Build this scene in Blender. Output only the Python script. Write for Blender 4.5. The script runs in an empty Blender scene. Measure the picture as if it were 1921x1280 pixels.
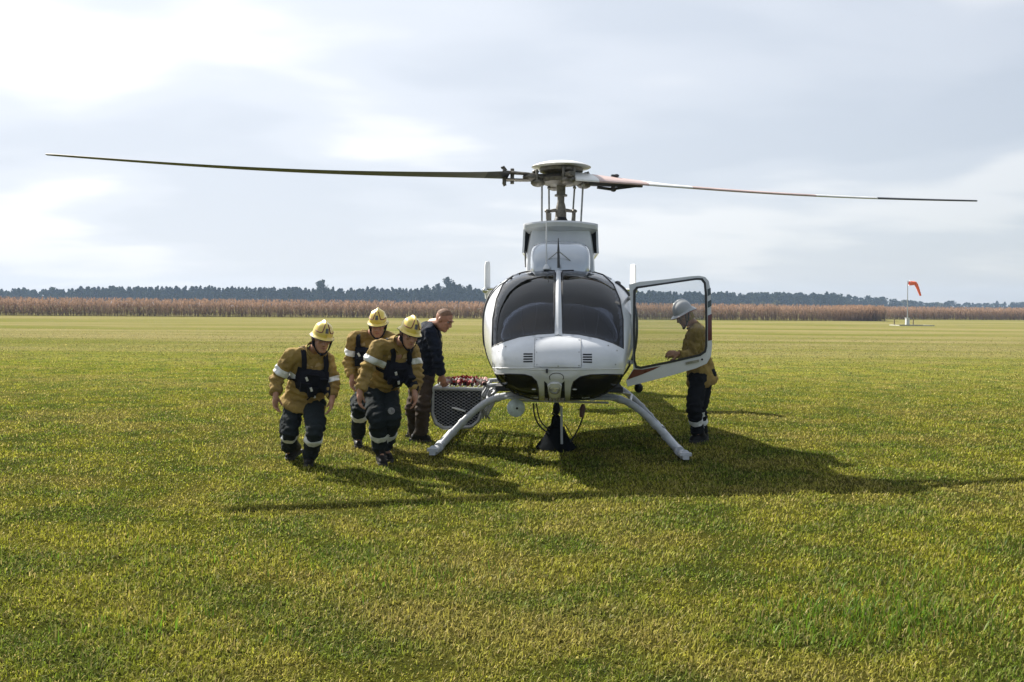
import bpy, bmesh, math, random
import numpy as np
from mathutils import Vector, Matrix, noise
from mathutils.bvhtree import BVHTree
from mathutils.geometry import delaunay_2d_cdt

random.seed(7)
RNG = np.random.default_rng(7)
SC = bpy.context.scene
COL = SC.collection
R = math.radians
V = Vector

# ------------------------------------------------------------------ camera
FPX, CX, CY = 1650.0, 960.5, 640.0            # focal length and centre in photograph pixels
CAM_H = 1.5
cam_data = bpy.data.cameras.new("camera")
cam_data.sensor_width = 36.0
cam_data.lens = 36.0 * FPX / 1921.0
cam_data.clip_start = 0.05
cam_data.clip_end = 4000.0
cam = bpy.data.objects.new("camera", cam_data)
COL.objects.link(cam)
CAM_M = Matrix.Translation((0, 0, CAM_H)) @ Matrix.Rotation(R(90 - 2.19), 4, 'X') @ Matrix.Rotation(R(0.5), 4, 'Z')
cam.matrix_world = CAM_M
SC.camera = cam

# ------------------------------------------------------------------ sky
SUN_TO = V((-0.86, 0.84, 1.0)).normalized()   # towards the sun: behind the helicopter, to the left
SUN_EL = math.asin(SUN_TO.z)
SUN_AZ = math.atan2(SUN_TO.x, SUN_TO.y)       # from +Y, clockwise
world = bpy.data.worlds.new("World")
SC.world = world
world.use_nodes = True
wt = world.node_tree
for n in list(wt.nodes):
    wt.nodes.remove(n)


def wn(kind, **kw):
    n = wt.nodes.new(kind)
    for k, v in kw.items():
        setattr(n, k, v)
    return n


w_out = wn('ShaderNodeOutputWorld')
w_bg = wn('ShaderNodeBackground')
w_bg.inputs['Strength'].default_value = 0.07
sky = wn('ShaderNodeTexSky', sky_type='NISHITA')
sky.sun_disc = False
sky.sun_elevation = SUN_EL
sky.sun_rotation = SUN_AZ % (2 * math.pi)
sky.air_density = 1.0
sky.dust_density = 1.5
tc = wn('ShaderNodeTexCoord')
sep = wn('ShaderNodeSeparateXYZ')
wt.links.new(tc.outputs['Generated'], sep.inputs[0])


def wmath(op, a, b=None, c=None, clamp=False):
    n = wn('ShaderNodeMath', operation=op, use_clamp=clamp)
    for i, x in enumerate((a, b, c)):
        if x is None:
            continue
        if isinstance(x, (int, float)):
            n.inputs[i].default_value = x
        else:
            wt.links.new(x, n.inputs[i])
    return n.outputs[0]


zz = wmath('ADD', wmath('ABSOLUTE', sep.outputs['Z']), 0.16)
u = wmath('DIVIDE', sep.outputs['X'], zz)
v = wmath('DIVIDE', sep.outputs['Y'], zz)
comb = wn('ShaderNodeCombineXYZ')
wt.links.new(u, comb.inputs[0])
wt.links.new(v, comb.inputs[1])


def wnoise(scale, detail, rough, dist, offs, stretch):
    mp = wn('ShaderNodeMapping')
    mp.inputs['Location'].default_value = offs
    mp.inputs['Scale'].default_value = stretch
    wt.links.new(comb.outputs[0], mp.inputs[0])
    nz = wn('ShaderNodeTexNoise')
    nz.inputs['Scale'].default_value = scale
    nz.inputs['Detail'].default_value = detail
    nz.inputs['Roughness'].default_value = rough
    nz.inputs['Distortion'].default_value = dist
    wt.links.new(mp.outputs[0], nz.inputs['Vector'])
    return nz.outputs['Fac']


big = wnoise(0.80, 2.5, 0.42, 0.35, (5.3, 14.2, 0.0), (1.0, 1.0, 1))
fine = wnoise(2.4, 3.5, 0.45, 0.2, (6.6, 9.9, 0.0), (0.75, 1.25, 1))
dens = wmath('ADD', wmath('MULTIPLY', big, 0.73), wmath('MULTIPLY', fine, 0.27))
ramp = wn('ShaderNodeValToRGB')
cr = ramp.color_ramp
cr.interpolation = 'EASE'
cr.elements[0].position = 0.40
cr.elements[0].color = (4.2, 4.55, 5.1, 1)      # blue-grey underside of the thin cloud
cr.elements[1].position = 0.62
cr.elements[1].color = (6.7, 6.7, 6.75, 1)      # bright white cloud
e = cr.elements.new(0.50)
e.color = (4.75, 5.05, 5.55, 1)
wt.links.new(dens, ramp.inputs[0])
# the cloud sheet is a little greyer towards the horizon
hz = wmath('POWER', wmath('SUBTRACT', 1.0, wmath('ABSOLUTE', sep.outputs['Z']), clamp=True), 7.0)
hmix = wn('ShaderNodeMixRGB')
hmix.inputs[2].default_value = (4.45, 4.65, 4.95, 1)
wt.links.new(wmath('MULTIPLY', hz, 0.85), hmix.inputs[0])
wt.links.new(ramp.outputs[0], hmix.inputs[1])
# thin cloud scatters forward: bright round the sun, dimmer and more broken opposite it
dot = wn('ShaderNodeVectorMath', operation='DOT_PRODUCT')
dot.inputs[1].default_value = tuple(SUN_TO)
wt.links.new(tc.outputs['Generated'], dot.inputs[0])
half = wmath('MULTIPLY_ADD', dot.outputs['Value'], 0.5, 0.5)
glow = wmath('MULTIPLY_ADD', half, 0.92, 0.28)
gcol = wn('ShaderNodeVectorMath', operation='SCALE')
wt.links.new(hmix.outputs[0], gcol.inputs[0])
wt.links.new(glow, gcol.inputs['Scale'])
cmix = wn('ShaderNodeMixRGB')
wt.links.new(wmath('MULTIPLY_ADD', half, 0.58, 0.45, clamp=True), cmix.inputs[0])
wt.links.new(sky.outputs[0], cmix.inputs[1])
wt.links.new(gcol.outputs[0], cmix.inputs[2])
wt.links.new(cmix.outputs[0], w_bg.inputs['Color'])
wt.links.new(w_bg.outputs[0], w_out.inputs['Surface'])

# ------------------------------------------------------------------ sun
sun_data = bpy.data.lights.new("sun", 'SUN')
sun_data.energy = 5.0
sun_data.angle = R(0.53)
sun_data.color = (1.0, 0.94, 0.84)
sun = bpy.data.objects.new("sun", sun_data)
COL.objects.link(sun)
sun.location = SUN_TO * 60
sun.rotation_euler = (-SUN_TO).to_track_quat('-Z', 'Y').to_euler()

vs = SC.view_settings
vs.view_transform = 'Standard'
vs.look = 'None'
vs.gamma = 1.0
vs.use_curve_mapping = False
vs.exposure = 1.25
SC.cycles.use_denoising = True
SC.cycles.volume_bounces = 1
SC.cycles.max_bounces = 10
SC.cycles.transparent_max_bounces = 16


# ------------------------------------------------------------------ from photograph pixels to the place
def ray(px, py):
    d = V(((px - CX) / FPX, -(py - CY) / FPX, -1.0))
    return CAM_M.to_3x3() @ d


def P(px, py, Y):
    """the point seen at a pixel, Y metres away along the ground"""
    d = ray(px, py)
    return V((0, 0, CAM_H)) + d * (Y / d.y)


def G(px, py):
    d = ray(px, py)
    return V((0, 0, CAM_H)) + d * (CAM_H / -d.z)


def project(p):
    q = CAM_M.inverted() @ V(p)
    return CX + FPX * q.x / -q.z, CY - FPX * q.y / -q.z


# ------------------------------------------------------------------ materials
def new_mat(name):
    m = bpy.data.materials.new(name)
    m.use_nodes = True
    nt = m.node_tree
    for n in list(nt.nodes):
        nt.nodes.remove(n)
    return m, nt


def nd(nt, kind, ins=None, **kw):
    n = nt.nodes.new(kind)
    for k, val in kw.items():
        setattr(n, k, val)
    for k, val in (ins or {}).items():
        if hasattr(val, 'node'):
            nt.links.new(val, n.inputs[k])
        else:
            n.inputs[k].default_value = val
    return n


def col4(c):
    return (c[0], c[1], c[2], 1.0)


def mat(name, base, rough=0.6, metal=0.0, var=0.15, scale=8.0, bump=0.0, bscale=60.0, coat=0.0, spec=0.5, second=None, sheen=0.0):
    """a principled surface with mottled colour, uneven roughness and fine relief"""
    m, nt = new_mat(name)
    tcn = nd(nt, 'ShaderNodeTexCoord')
    nz = nd(nt, 'ShaderNodeTexNoise', {'Vector': tcn.outputs['Object'], 'Scale': scale, 'Detail': 6.0, 'Roughness': 0.62})
    c2 = second or tuple(x * (1 - var) for x in base)
    c1 = tuple(min(1, x * (1 + var * 0.6)) for x in base)
    rp = nd(nt, 'ShaderNodeValToRGB', {'Fac': nz.outputs['Fac']})
    rp.color_ramp.elements[0].position = 0.32
    rp.color_ramp.elements[1].position = 0.68
    rp.color_ramp.elements[0].color = col4(c2)
    rp.color_ramp.elements[1].color = col4(c1)
    mr = nd(nt, 'ShaderNodeMapRange', {'Value': nz.outputs['Fac'], 'From Min': 0.3, 'From Max': 0.7,
                                       'To Min': max(0.02, rough * 0.85), 'To Max': min(1, rough * 1.15)})
    b = nd(nt, 'ShaderNodeBsdfPrincipled', {'Base Color': rp.outputs[0], 'Roughness': mr.outputs[0], 'Metallic': metal,
                                            'Coat Weight': coat, 'Coat Roughness': 0.06, 'Specular IOR Level': spec,
                                            'Sheen Weight': sheen})
    if bump:
        n2 = nd(nt, 'ShaderNodeTexNoise', {'Vector': tcn.outputs['Object'], 'Scale': bscale, 'Detail': 4.0})
        bp = nd(nt, 'ShaderNodeBump', {'Height': n2.outputs['Fac'], 'Strength': bump, 'Distance': 0.01})
        nt.links.new(bp.outputs[0], b.inputs['Normal'])
    o = nd(nt, 'ShaderNodeOutputMaterial')
    nt.links.new(b.outputs[0], o.inputs['Surface'])
    return m


def glass_mat(name, tint, ior=1.5, grime=0.04, wavy=False):
    """thin acrylic: tinted see-through with a mirror layer, and a faint film of dust"""
    m, nt = new_mat(name)
    tr = nd(nt, 'ShaderNodeBsdfTransparent', {'Color': col4(tint)})
    gl = nd(nt, 'ShaderNodeBsdfGlossy', {'Color': (1, 1, 1, 1), 'Roughness': 0.03})
    fr = nd(nt, 'ShaderNodeFresnel', {'IOR': ior})
    mx = nd(nt, 'ShaderNodeMixShader', {0: fr.outputs[0], 1: tr.outputs[0], 2: gl.outputs[0]})
    tcn = nd(nt, 'ShaderNodeTexCoord')
    nz = nd(nt, 'ShaderNodeTexNoise', {'Vector': tcn.outputs['Object'], 'Scale': 3.0, 'Detail': 5.0})
    mr = nd(nt, 'ShaderNodeMapRange', {'Value': nz.outputs['Fac'], 'From Min': 0.35, 'From Max': 0.75, 'To Min': 0.0, 'To Max': grime})
    df = nd(nt, 'ShaderNodeBsdfDiffuse', {'Color': (0.5, 0.48, 0.43, 1)})
    if wavy:        # blown acrylic is never quite true
        wz = nd(nt, 'ShaderNodeTexNoise', {'Vector': tcn.outputs['Object'], 'Scale': 2.2, 'Detail': 1.5})
        wb = nd(nt, 'ShaderNodeBump', {'Height': wz.outputs['Fac'], 'Strength': 0.06, 'Distance': 0.1})
        nt.links.new(wb.outputs[0], gl.inputs['Normal'])
        nt.links.new(wb.outputs[0], fr.inputs['Normal'])
    m2 = nd(nt, 'ShaderNodeMixShader', {0: mr.outputs[0], 1: mx.outputs[0], 2: df.outputs[0]})
    o = nd(nt, 'ShaderNodeOutputMaterial')
    nt.links.new(m2.outputs[0], o.inputs['Surface'])
    return m


M = {}
M['white'] = mat('white_paint', (0.54, 0.56, 0.59), 0.24, var=0.12, scale=2.4, coat=0.5)
M['gloss'] = mat('polished_fairing_paint', (0.46, 0.50, 0.56), 0.10, metal=0.25, var=0.10, scale=3, coat=1.0)
M['offwhite'] = mat('grey_white_paint', (0.58, 0.59, 0.60), 0.4, var=0.12, scale=5)
M['seal'] = mat('black_rubber', (0.018, 0.018, 0.02), 0.55)
M['black'] = mat('black_paint', (0.010, 0.011, 0.014), 0.5, spec=0.2)
M['cavity'] = mat('dark_cabin_lining', (0.022, 0.023, 0.027), 0.75, bump=0.3)
M['burgundy'] = mat('burgundy_paint', (0.10, 0.012, 0.018), 0.3, coat=0.4)
M['stripe'] = mat('dark_green_grey_paint', (0.03, 0.045, 0.045), 0.3, coat=0.4)
M['steel'] = mat('bare_steel', (0.30, 0.30, 0.29), 0.42, metal=0.85, var=0.4, scale=18)
M['hubmetal'] = mat('greasy_hub_metal', (0.16, 0.145, 0.12), 0.5, metal=0.5, var=0.55, scale=22)
M['tube'] = mat('worn_white_tube', (0.42, 0.44, 0.47), 0.42, var=0.22, scale=14)
M['galv'] = mat('galvanised_mesh', (0.36, 0.37, 0.38), 0.5, metal=0.5, var=0.25, scale=20)
M['bladegrey'] = mat('dark_blade_paint', (0.045, 0.047, 0.052), 0.5, var=0.2)
M['bladewhite'] = mat('white_blade_paint', (0.76, 0.76, 0.75), 0.4, var=0.12)
M['bladered'] = mat('faded_red_blade_paint', (0.52, 0.39, 0.36), 0.4, var=0.15)
M['windshield'] = glass_mat('windshield_acrylic', (0.31, 0.33, 0.38), 1.47, 0.010, wavy=True)
M['clear'] = glass_mat('door_acrylic', (0.90, 0.91, 0.91), 1.3, 0.02)
M['chin'] = glass_mat('chin_acrylic', (0.10, 0.105, 0.11), 1.5, 0.03)
M['lamp'] = mat('lamp_glass', (0.55, 0.56, 0.55), 0.12, metal=0.6)
M['seat'] = mat('seat_cloth', (0.13, 0.12, 0.105), 0.9, bump=0.4)


# ------------------------------------------------------------------ mesh builder
def frame_from(t, hint=None):
    t = t.normalized()
    h = hint if hint is not None else (V((0, 0, 1)) if abs(t.z) < 0.95 else V((0, 1, 0)))
    a = h.cross(t)
    if a.length < 1e-6:
        a = V((1, 0, 0)).cross(t)
    a.normalize()
    return a, t.cross(a).normalized()


class MB:
    def __init__(self):
        self.v, self.f, self.m = [], [], []

    def add(self, vs_, fs, mi=0):
        o = len(self.v)
        self.v.extend(V(p) for p in vs_)
        self.f.extend(tuple(i + o for i in f) for f in fs)
        self.m.extend([mi] * len(fs))
        return self

    def rings(self, rings, caps=True, closed=True, mi=0):
        n = len(rings[0])
        vs_ = [p for r in rings for p in r]
        fs = []
        for i in range(len(rings) - 1):
            for j in range(n if closed else n - 1):
                k = (j + 1) % n
                fs.append((i * n + j, i * n + k, (i + 1) * n + k, (i + 1) * n + j))
        if caps and closed:
            fs.append(tuple(range(n - 1, -1, -1)))
            fs.append(tuple((len(rings) - 1) * n + j for j in range(n)))
        return self.add(vs_, fs, mi)

    def tube(self, pts, r, n=10, mi=0, flat=1.0, hint=None, caps=True):
        pts = [V(p) for p in pts]
        rr = r if isinstance(r, (list, tuple)) else [r] * len(pts)
        rings = []
        a = None
        for i, p in enumerate(pts):
            t = (pts[min(i + 1, len(pts) - 1)] - pts[max(i - 1, 0)])
            if t.length < 1e-9:
                t = V((0, 0, 1))
            t.normalize()
            if a is None:
                a, b = frame_from(t, hint)
            else:
                a = a - t * a.dot(t)
                a.normalize()
                b = t.cross(a)
            rings.append([p + (a * math.cos(2 * math.pi * j / n) + b * math.sin(2 * math.pi * j / n) * flat) * rr[i] for j in range(n)])
        return self.rings(rings, caps, True, mi)

    def capsule(self, A, B, ra, rb, n=14, mi=0, enda=True, endb=True):
        A, B = V(A), V(B)
        t = (B - A).normalized()
        pts, rr = [], []
        if enda:
            for k in (88, 65, 42, 20):
                pts.append(A - t * ra * math.sin(R(k)))
                rr.append(ra * math.cos(R(k)))
        pts.append(A); rr.append(ra)
        for k in (0.33, 0.66):
            pts.append(A.lerp(B, k)); rr.append(ra + (rb - ra) * k)
        pts.append(B); rr.append(rb)
        if endb:
            for k in (20, 42, 65, 88):
                pts.append(B + t * rb * math.sin(R(k)))
                rr.append(rb * math.cos(R(k)))
        return self.tube(pts, rr, n, mi)

    def box(self, c, s, rot=None, mi=0):
        c = V(c)
        q = rot or Matrix.Identity(3)
        vs_ = [c + q @ V((x * s[0] / 2, y * s[1] / 2, z * s[2] / 2)) for z in (-1, 1) for y in (-1, 1) for x in (-1, 1)]
        return self.add(vs_, [(0, 2, 3, 1), (4, 5, 7, 6), (0, 1, 5, 4), (2, 6, 7, 3), (0, 4, 6, 2), (1, 3, 7, 5)], mi)

    def ellipsoid(self, c, r, rot=None, n=18, m=11, mi=0):
        c = V(c)
        q = rot or Matrix.Identity(3)
        rings = []
        for i in range(m + 1):
            ph = -math.pi / 2 + math.pi * (i + 0.02) / (m + 0.04)
            rings.append([c + q @ V((r[0] * math.cos(ph) * math.cos(2 * math.pi * j / n), r[1] * math.cos(ph) * math.sin(2 * math.pi * j / n), r[2] * math.sin(ph))) for j in range(n)])
        return self.rings(rings, True, True, mi)

    def lathe(self, c, prof, n=28, mi=0, axis=(0, 0, 1)):
        """prof: list of (radius, height) about the axis through c"""
        c = V(c)
        t = V(axis).normalized()
        a, b = frame_from(t)
        rings = [[c + t * h + (a * math.cos(2 * math.pi * j / n) + b * math.sin(2 * math.pi * j / n)) * max(r, 1e-4) for j in range(n)] for r, h in prof]
        return self.rings(rings, True, True, mi)

    def mesh(self, name, smooth=True):
        me = bpy.data.meshes.new(name)
        me.from_pydata([tuple(p) for p in self.v], [], self.f)
        if any(self.m):
            me.polygons.foreach_set('material_index', self.m)
        me.update()
        bm = bmesh.new()
        bm.from_mesh(me)
        bmesh.ops.recalc_face_normals(bm, faces=bm.faces)
        bm.to_mesh(me)
        bm.free()
        if smooth:
            shade(me)
        return me


def shade(me, ang=38):
    me.polygons.foreach_set('use_smooth', [True] * len(me.polygons))
    try:
        me.set_sharp_from_angle(angle=R(ang))
    except Exception:
        pass


def smooth_path(pts, k=6):
    """Catmull-Rom through the points"""
    pts = [V(p) for p in pts]
    out = []
    q = [pts[0] * 2 - pts[1]] + pts + [pts[-1] * 2 - pts[-2]]
    for i in range(1, len(q) - 2):
        for s in range(k):
            t = s / k
            a, b, c, d = q[i - 1], q[i], q[i + 1], q[i + 2]
            out.append(0.5 * ((2 * b) + (c - a) * t + (2 * a - 5 * b + 4 * c - d) * t * t + (3 * b - a - 3 * c + d) * t ** 3))
    out.append(pts[-1])
    return out


# ------------------------------------------------------------------ things and parts
def tag(o, label=None, cat=None, group=None, kind=None):
    for k, val in (('label', label), ('category', cat), ('group', group), ('kind', kind)):
        if val:
            o[k] = val
    return o


def link(name, me, material=None, parent=None, xf=None):
    if xf is not None:
        me.transform(xf)
    mats = material if isinstance(material, (list, tuple)) else [material]
    for mm in mats:
        if mm is not None:
            me.materials.append(mm)
    o = bpy.data.objects.new(name, me)
    COL.objects.link(o)
    if parent is not None:
        o.parent = parent
    return o


def thing(name, label, cat, loc=(0, 0, 0), rotz=0.0, group=None):
    o = bpy.data.objects.new(name, None)
    o.empty_display_size = 0.2
    COL.objects.link(o)
    o.location = loc
    o.rotation_euler = (0, 0, rotz)
    return tag(o, label, cat, group)


def inside(poly, x, y):
    c = False
    n = len(poly)
    j = n - 1
    for i in range(n):
        xi, yi = poly[i]
        xj, yj = poly[j]
        if (yi > y) != (yj > y) and x < (xj - xi) * (y - yi) / (yj - yi) + xi:
            c = not c
        j = i
    return c


def densify(poly, step):
    out = []
    n = len(poly)
    for i in range(n):
        a, b = poly[i], poly[(i + 1) % n]
        L = math.hypot(b[0] - a[0], b[1] - a[1])
        k = max(1, int(L / step))
        for s in range(k):
            out.append((a[0] + (b[0] - a[0]) * s / k, a[1] + (b[1] - a[1]) * s / k))
    return out


def round_poly(poly, k=2):
    """corner cutting, keeps the outline soft"""
    for _ in range(k):
        out = []
        n = len(poly)
        for i in range(n):
            a, b = poly[i], poly[(i + 1) % n]
            out.append((a[0] * .75 + b[0] * .25, a[1] * .75 + b[1] * .25))
            out.append((a[0] * .25 + b[0] * .75, a[1] * .25 + b[1] * .75))
        poly = out
    return poly


def patch(outline, holes, step, front, back, flip=False):
    """a sheet with thickness: outline (and holes) in a flat chart, front/back map chart points into space"""
    loops = [densify(outline, step)] + [densify(h, step) for h in holes]
    pts, edges = [], []
    for lp in loops:
        o = len(pts)
        pts += [V(p) for p in lp]
        edges += [(o + i, o + (i + 1) % len(lp)) for i in range(len(lp))]
    xs = [p[0] for p in loops[0]]
    ys = [p[1] for p in loops[0]]
    allb = np.array([tuple(p) for p in pts])
    y = min(ys) + step * 0.6
    row = 0
    while y < max(ys):
        x = min(xs) + (step * 0.5 if row % 2 else 0)
        while x < max(xs):
            if inside(loops[0], x, y) and not any(inside(h, x, y) for h in loops[1:]):
                if np.min((allb[:, 0] - x) ** 2 + (allb[:, 1] - y) ** 2) > (0.45 * step) ** 2:
                    pts.append(V((x, y)))
            x += step
        y += step * 0.87
        row += 1
    vv, ee, ff, _, _, _ = delaunay_2d_cdt([p.to_2d() for p in pts], edges, [], 0, 1e-5)
    tris = []
    for f in ff:
        cx = sum(vv[i][0] for i in f) / len(f)
        cy = sum(vv[i][1] for i in f) / len(f)
        if inside(loops[0], cx, cy) and not any(inside(h, cx, cy) for h in loops[1:]):
            tris.append(tuple(f))
    n = len(vv)
    A = [front(p[0], p[1]) for p in vv]
    B = [back(p[0], p[1]) for p in vv]
    faces = list(tris) + [tuple(i + n for i in reversed(t)) for t in tris]
    cnt = {}
    for t in tris:
        for i in range(len(t)):
            a, b = t[i], t[(i + 1) % len(t)]
            cnt[(a, b)] = cnt.get((a, b), 0) + 1
    for (a, b) in cnt:
        if (b, a) not in cnt:
            faces.append((b, a, a + n, b + n))
    mb = MB()
    mb.add(A + B, faces)
    return mb
# ================================================================== THE SETTING
def turf_colour(nt, dry_bias=0.0):
    """colour of the mown field at a place: green, yellow-green and straw in drifts (object space is world space)"""
    tcn = nd(nt, 'ShaderNodeTexCoord')
    sp = nd(nt, 'ShaderNodeSeparateXYZ', {0: tcn.outputs['Object']})
    flat = nd(nt, 'ShaderNodeCombineXYZ', {0: sp.outputs[0], 1: sp.outputs[1]})

    def nz(scale, stretch, detail=4.0, off=0.0, rough=0.55):
        mp = nd(nt, 'ShaderNodeMapping', {0: flat.outputs[0], 'Location': (off, off * 0.7, 0), 'Scale': (stretch[0], stretch[1], 1)})
        return nd(nt, 'ShaderNodeTexNoise', {'Vector': mp.outputs[0], 'Scale': scale, 'Detail': detail, 'Roughness': rough}).outputs['Fac']

    def mth(op, a, b=None, c=None, clamp=False):
        ins = {0: a}
        if b is not None:
            ins[1] = b
        if c is not None:
            ins[2] = c
        return nd(nt, 'ShaderNodeMath', ins, operation=op, use_clamp=clamp).outputs[0]

    def mixc(f, a, b):
        ins = {0: f, 1: a if hasattr(a, 'node') else col4(a), 2: b if hasattr(b, 'node') else col4(b)}
        return nd(nt, 'ShaderNodeMixRGB', ins).outputs[0]

    def step(x, lo, hi):
        return nd(nt, 'ShaderNodeMapRange', {'Value': x, 'From Min': lo, 'From Max': hi}, interpolation_type='SMOOTHSTEP').outputs[0]

    broad = nz(0.5, (0.7, 1.0), 5.0, 3.0, 0.6)
    mid = nz(1.7, (0.8, 1.0), 5.0, 11.0, 0.62)
    small = nz(9.0, (1, 1), 4.0, 23.0)
    band = nz(0.15, (0.16, 1.0), 6.0, 31.0, 0.7)
    far = step(sp.outputs[1], 9.0, 40.0)
    c = mixc(step(mid, 0.38, 0.60), (0.086, 0.130, 0.013), (0.205, 0.212, 0.018))
    drydrift = mth('ADD', mth('MULTIPLY', broad, 0.6), mth('MULTIPLY', mid, 0.4))
    c = mixc(mth('MULTIPLY', step(drydrift, 0.47, 0.63), 0.70), c, (0.235, 0.200, 0.052))
    c = mixc(mth('MULTIPLY', step(small, 0.45, 0.8), 0.35), c, (0.245, 0.240, 0.016))
    c = mixc(mth('MULTIPLY', step(small, 0.55, 0.25), 0.35), c, (0.040, 0.055, 0.010))
    cf = mixc(step(band, 0.36, 0.62), (0.118, 0.122, 0.032), (0.215, 0.180, 0.088))
    c = mixc(mth('MULTIPLY', far, 0.85), c, cf)
    return c, sp, small, far


def ground_material():
    m, nt = new_mat('field_turf')
    c, sp, small, far = turf_colour(nt)
    tcn = nd(nt, 'ShaderNodeTexCoord')
    # between the blades near the camera one sees thatch and soil
    near = nd(nt, 'ShaderNodeMapRange', {'Value': sp.outputs[1], 'From Min': 9.0, 'From Max': 24.0}, interpolation_type='SMOOTHSTEP').outputs[0]
    soil = nd(nt, 'ShaderNodeMixRGB', {0: 0.78, 1: c, 2: col4((0.030, 0.029, 0.009))})
    mx = nd(nt, 'ShaderNodeMixRGB', {0: near, 1: soil.outputs[0], 2: c})
    n1 = nd(nt, 'ShaderNodeTexNoise', {'Vector': tcn.outputs['Object'], 'Scale': 26.0, 'Detail': 8.0, 'Roughness': 0.75})
    n2 = nd(nt, 'ShaderNodeTexNoise', {'Vector': tcn.outputs['Object'], 'Scale': 1.6, 'Detail': 6.0, 'Roughness': 0.7})
    ad = nd(nt, 'ShaderNodeMath', {0: n1.outputs['Fac'], 1: n2.outputs['Fac']}, operation='ADD')
    bp = nd(nt, 'ShaderNodeBump', {'Height': ad.outputs[0], 'Strength': 0.9, 'Distance': 0.05})
    b = nd(nt, 'ShaderNodeBsdfPrincipled', {'Base Color': mx.outputs[0], 'Roughness': 0.95, 'Specular IOR Level': 0.0, 'Normal': bp.outputs[0]})
    o = nd(nt, 'ShaderNodeOutputMaterial', {'Surface': b.outputs[0]})
    return m


def blade_material(name, green=False):
    m, nt = new_mat(name)
    if green:
        rgb = nd(nt, 'ShaderNodeRGB')
        rgb.outputs[0].default_value = col4((0.085, 0.165, 0.012))
        c = rgb.outputs[0]
    else:
        c, sp, small, far = turf_colour(nt)
    at = nd(nt, 'ShaderNodeAttribute', attribute_name='tint')
    spx = nd(nt, 'ShaderNodeSeparateColor', {0: at.outputs['Color']})
    # r: brightness of this blade, g: how dry it is
    dry = nd(nt, 'ShaderNodeMixRGB', {0: spx.outputs[1], 1: c, 2: col4((0.30, 0.235, 0.095))})
    br = nd(nt, 'ShaderNodeMixRGB', {0: 1.0, 1: dry.outputs[0], 2: (1, 1, 1, 1)}, blend_type='MULTIPLY')
    k = nd(nt, 'ShaderNodeCombineColor', {0: spx.outputs[0], 1: spx.outputs[0], 2: spx.outputs[0]})
    nt.links.new(k.outputs[0], br.inputs[2])
    d = nd(nt, 'ShaderNodeBsdfDiffuse', {'Color': br.outputs[0]})
    t = nd(nt, 'ShaderNodeBsdfTranslucent', {'Color': br.outputs[0]})
    g = nd(nt, 'ShaderNodeBsdfGlossy', {'Color': (1, 1, 1, 1), 'Roughness': 0.45})
    m1 = nd(nt, 'ShaderNodeMixShader', {0: 0.42, 1: d.outputs[0], 2: t.outputs[0]})
    m2 = nd(nt, 'ShaderNodeMixShader', {0: 0.006, 1: m1.outputs[0], 2: g.outputs[0]})
    nd(nt, 'ShaderNodeOutputMaterial', {'Surface': m2.outputs[0]})
    return m


# ---- ground: one sheet to the horizon
FIELD_R = 790.0
bmg = bmesh.new()
ys = [-FIELD_R, -400, -150, -60, -20, -5, 0, 3, 6, 10, 15, 22, 35, 60, 100, 180, 320, 520, FIELD_R]
xs = [-FIELD_R, -400, -200, -90, -40, -18, -8, -3, 0, 3, 8, 18, 40, 90, 200, 400, FIELD_R]
gv = [[bmg.verts.new((x, y, 0)) for x in xs] for y in ys]
for i in range(len(ys) - 1):
    for j in range(len(xs) - 1):
        bmg.faces.new((gv[i][j], gv[i][j + 1], gv[i + 1][j + 1], gv[i + 1][j]))
gme = bpy.data.meshes.new('ground')
bmg.to_mesh(gme)
bmg.free()
tag(link('ground', gme, ground_material()), kind='structure')


# ---- grass blades (nobody could count them)
def grass_mesh(name, xy, length, width, lean, tint, dirs):
    """every blade: a bent strip of two quads' width narrowing to a tip (3 triangles)"""
    n = len(xy)
    c, s = np.cos(dirs), np.sin(dirs)
    side = np.stack([-s, c, np.zeros(n)], 1) * (width[:, None] * 0.5)
    h1, h2 = length * 0.55, length
    l1, l2 = lean * 0.55, lean * 1.25
    d = np.stack([c, s, np.zeros(n)], 1)
    base = np.concatenate([xy, np.full((n, 1), -0.004)], 1)
    p1 = base + d * (h1 * np.sin(l1))[:, None] + np.stack([np.zeros(n), np.zeros(n), h1 * np.cos(l1)], 1)
    rest = h2 - h1
    p2 = p1 + d * (rest * np.sin(l2))[:, None] + np.stack([np.zeros(n), np.zeros(n), rest * np.cos(l2)], 1)
    p2[:, 2] = np.maximum(p2[:, 2], 0.003)
    vv = np.stack([base - side, base + side, p1 + side * 0.8, p1 - side * 0.8, p2], 1).reshape(-1, 3)
    o = np.arange(n) * 5
    loops = np.stack([o, o + 1, o + 2, o + 3, o + 3, o + 2, o + 4], 1).reshape(-1)
    starts = np.stack([np.arange(n) * 7, np.arange(n) * 7 + 4], 1).reshape(-1)
    me = bpy.data.meshes.new(name)
    me.vertices.add(n * 5)
    me.vertices.foreach_set('co', vv.astype(np.float32).reshape(-1))
    me.loops.add(n * 7)
    me.loops.foreach_set('vertex_index', loops.astype(np.int32))
    me.polygons.add(n * 2)
    me.polygons.foreach_set('loop_start', starts.astype(np.int32))
    me.update(calc_edges=True)
    at = me.attributes.new('tint', 'FLOAT_COLOR', 'POINT')
    t4 = np.concatenate([tint, np.zeros((n, 1)), np.ones((n, 1))], 1)
    at.data.foreach_set('color', np.repeat(t4, 5, axis=0).astype(np.float32).reshape(-1))
    return me


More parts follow.
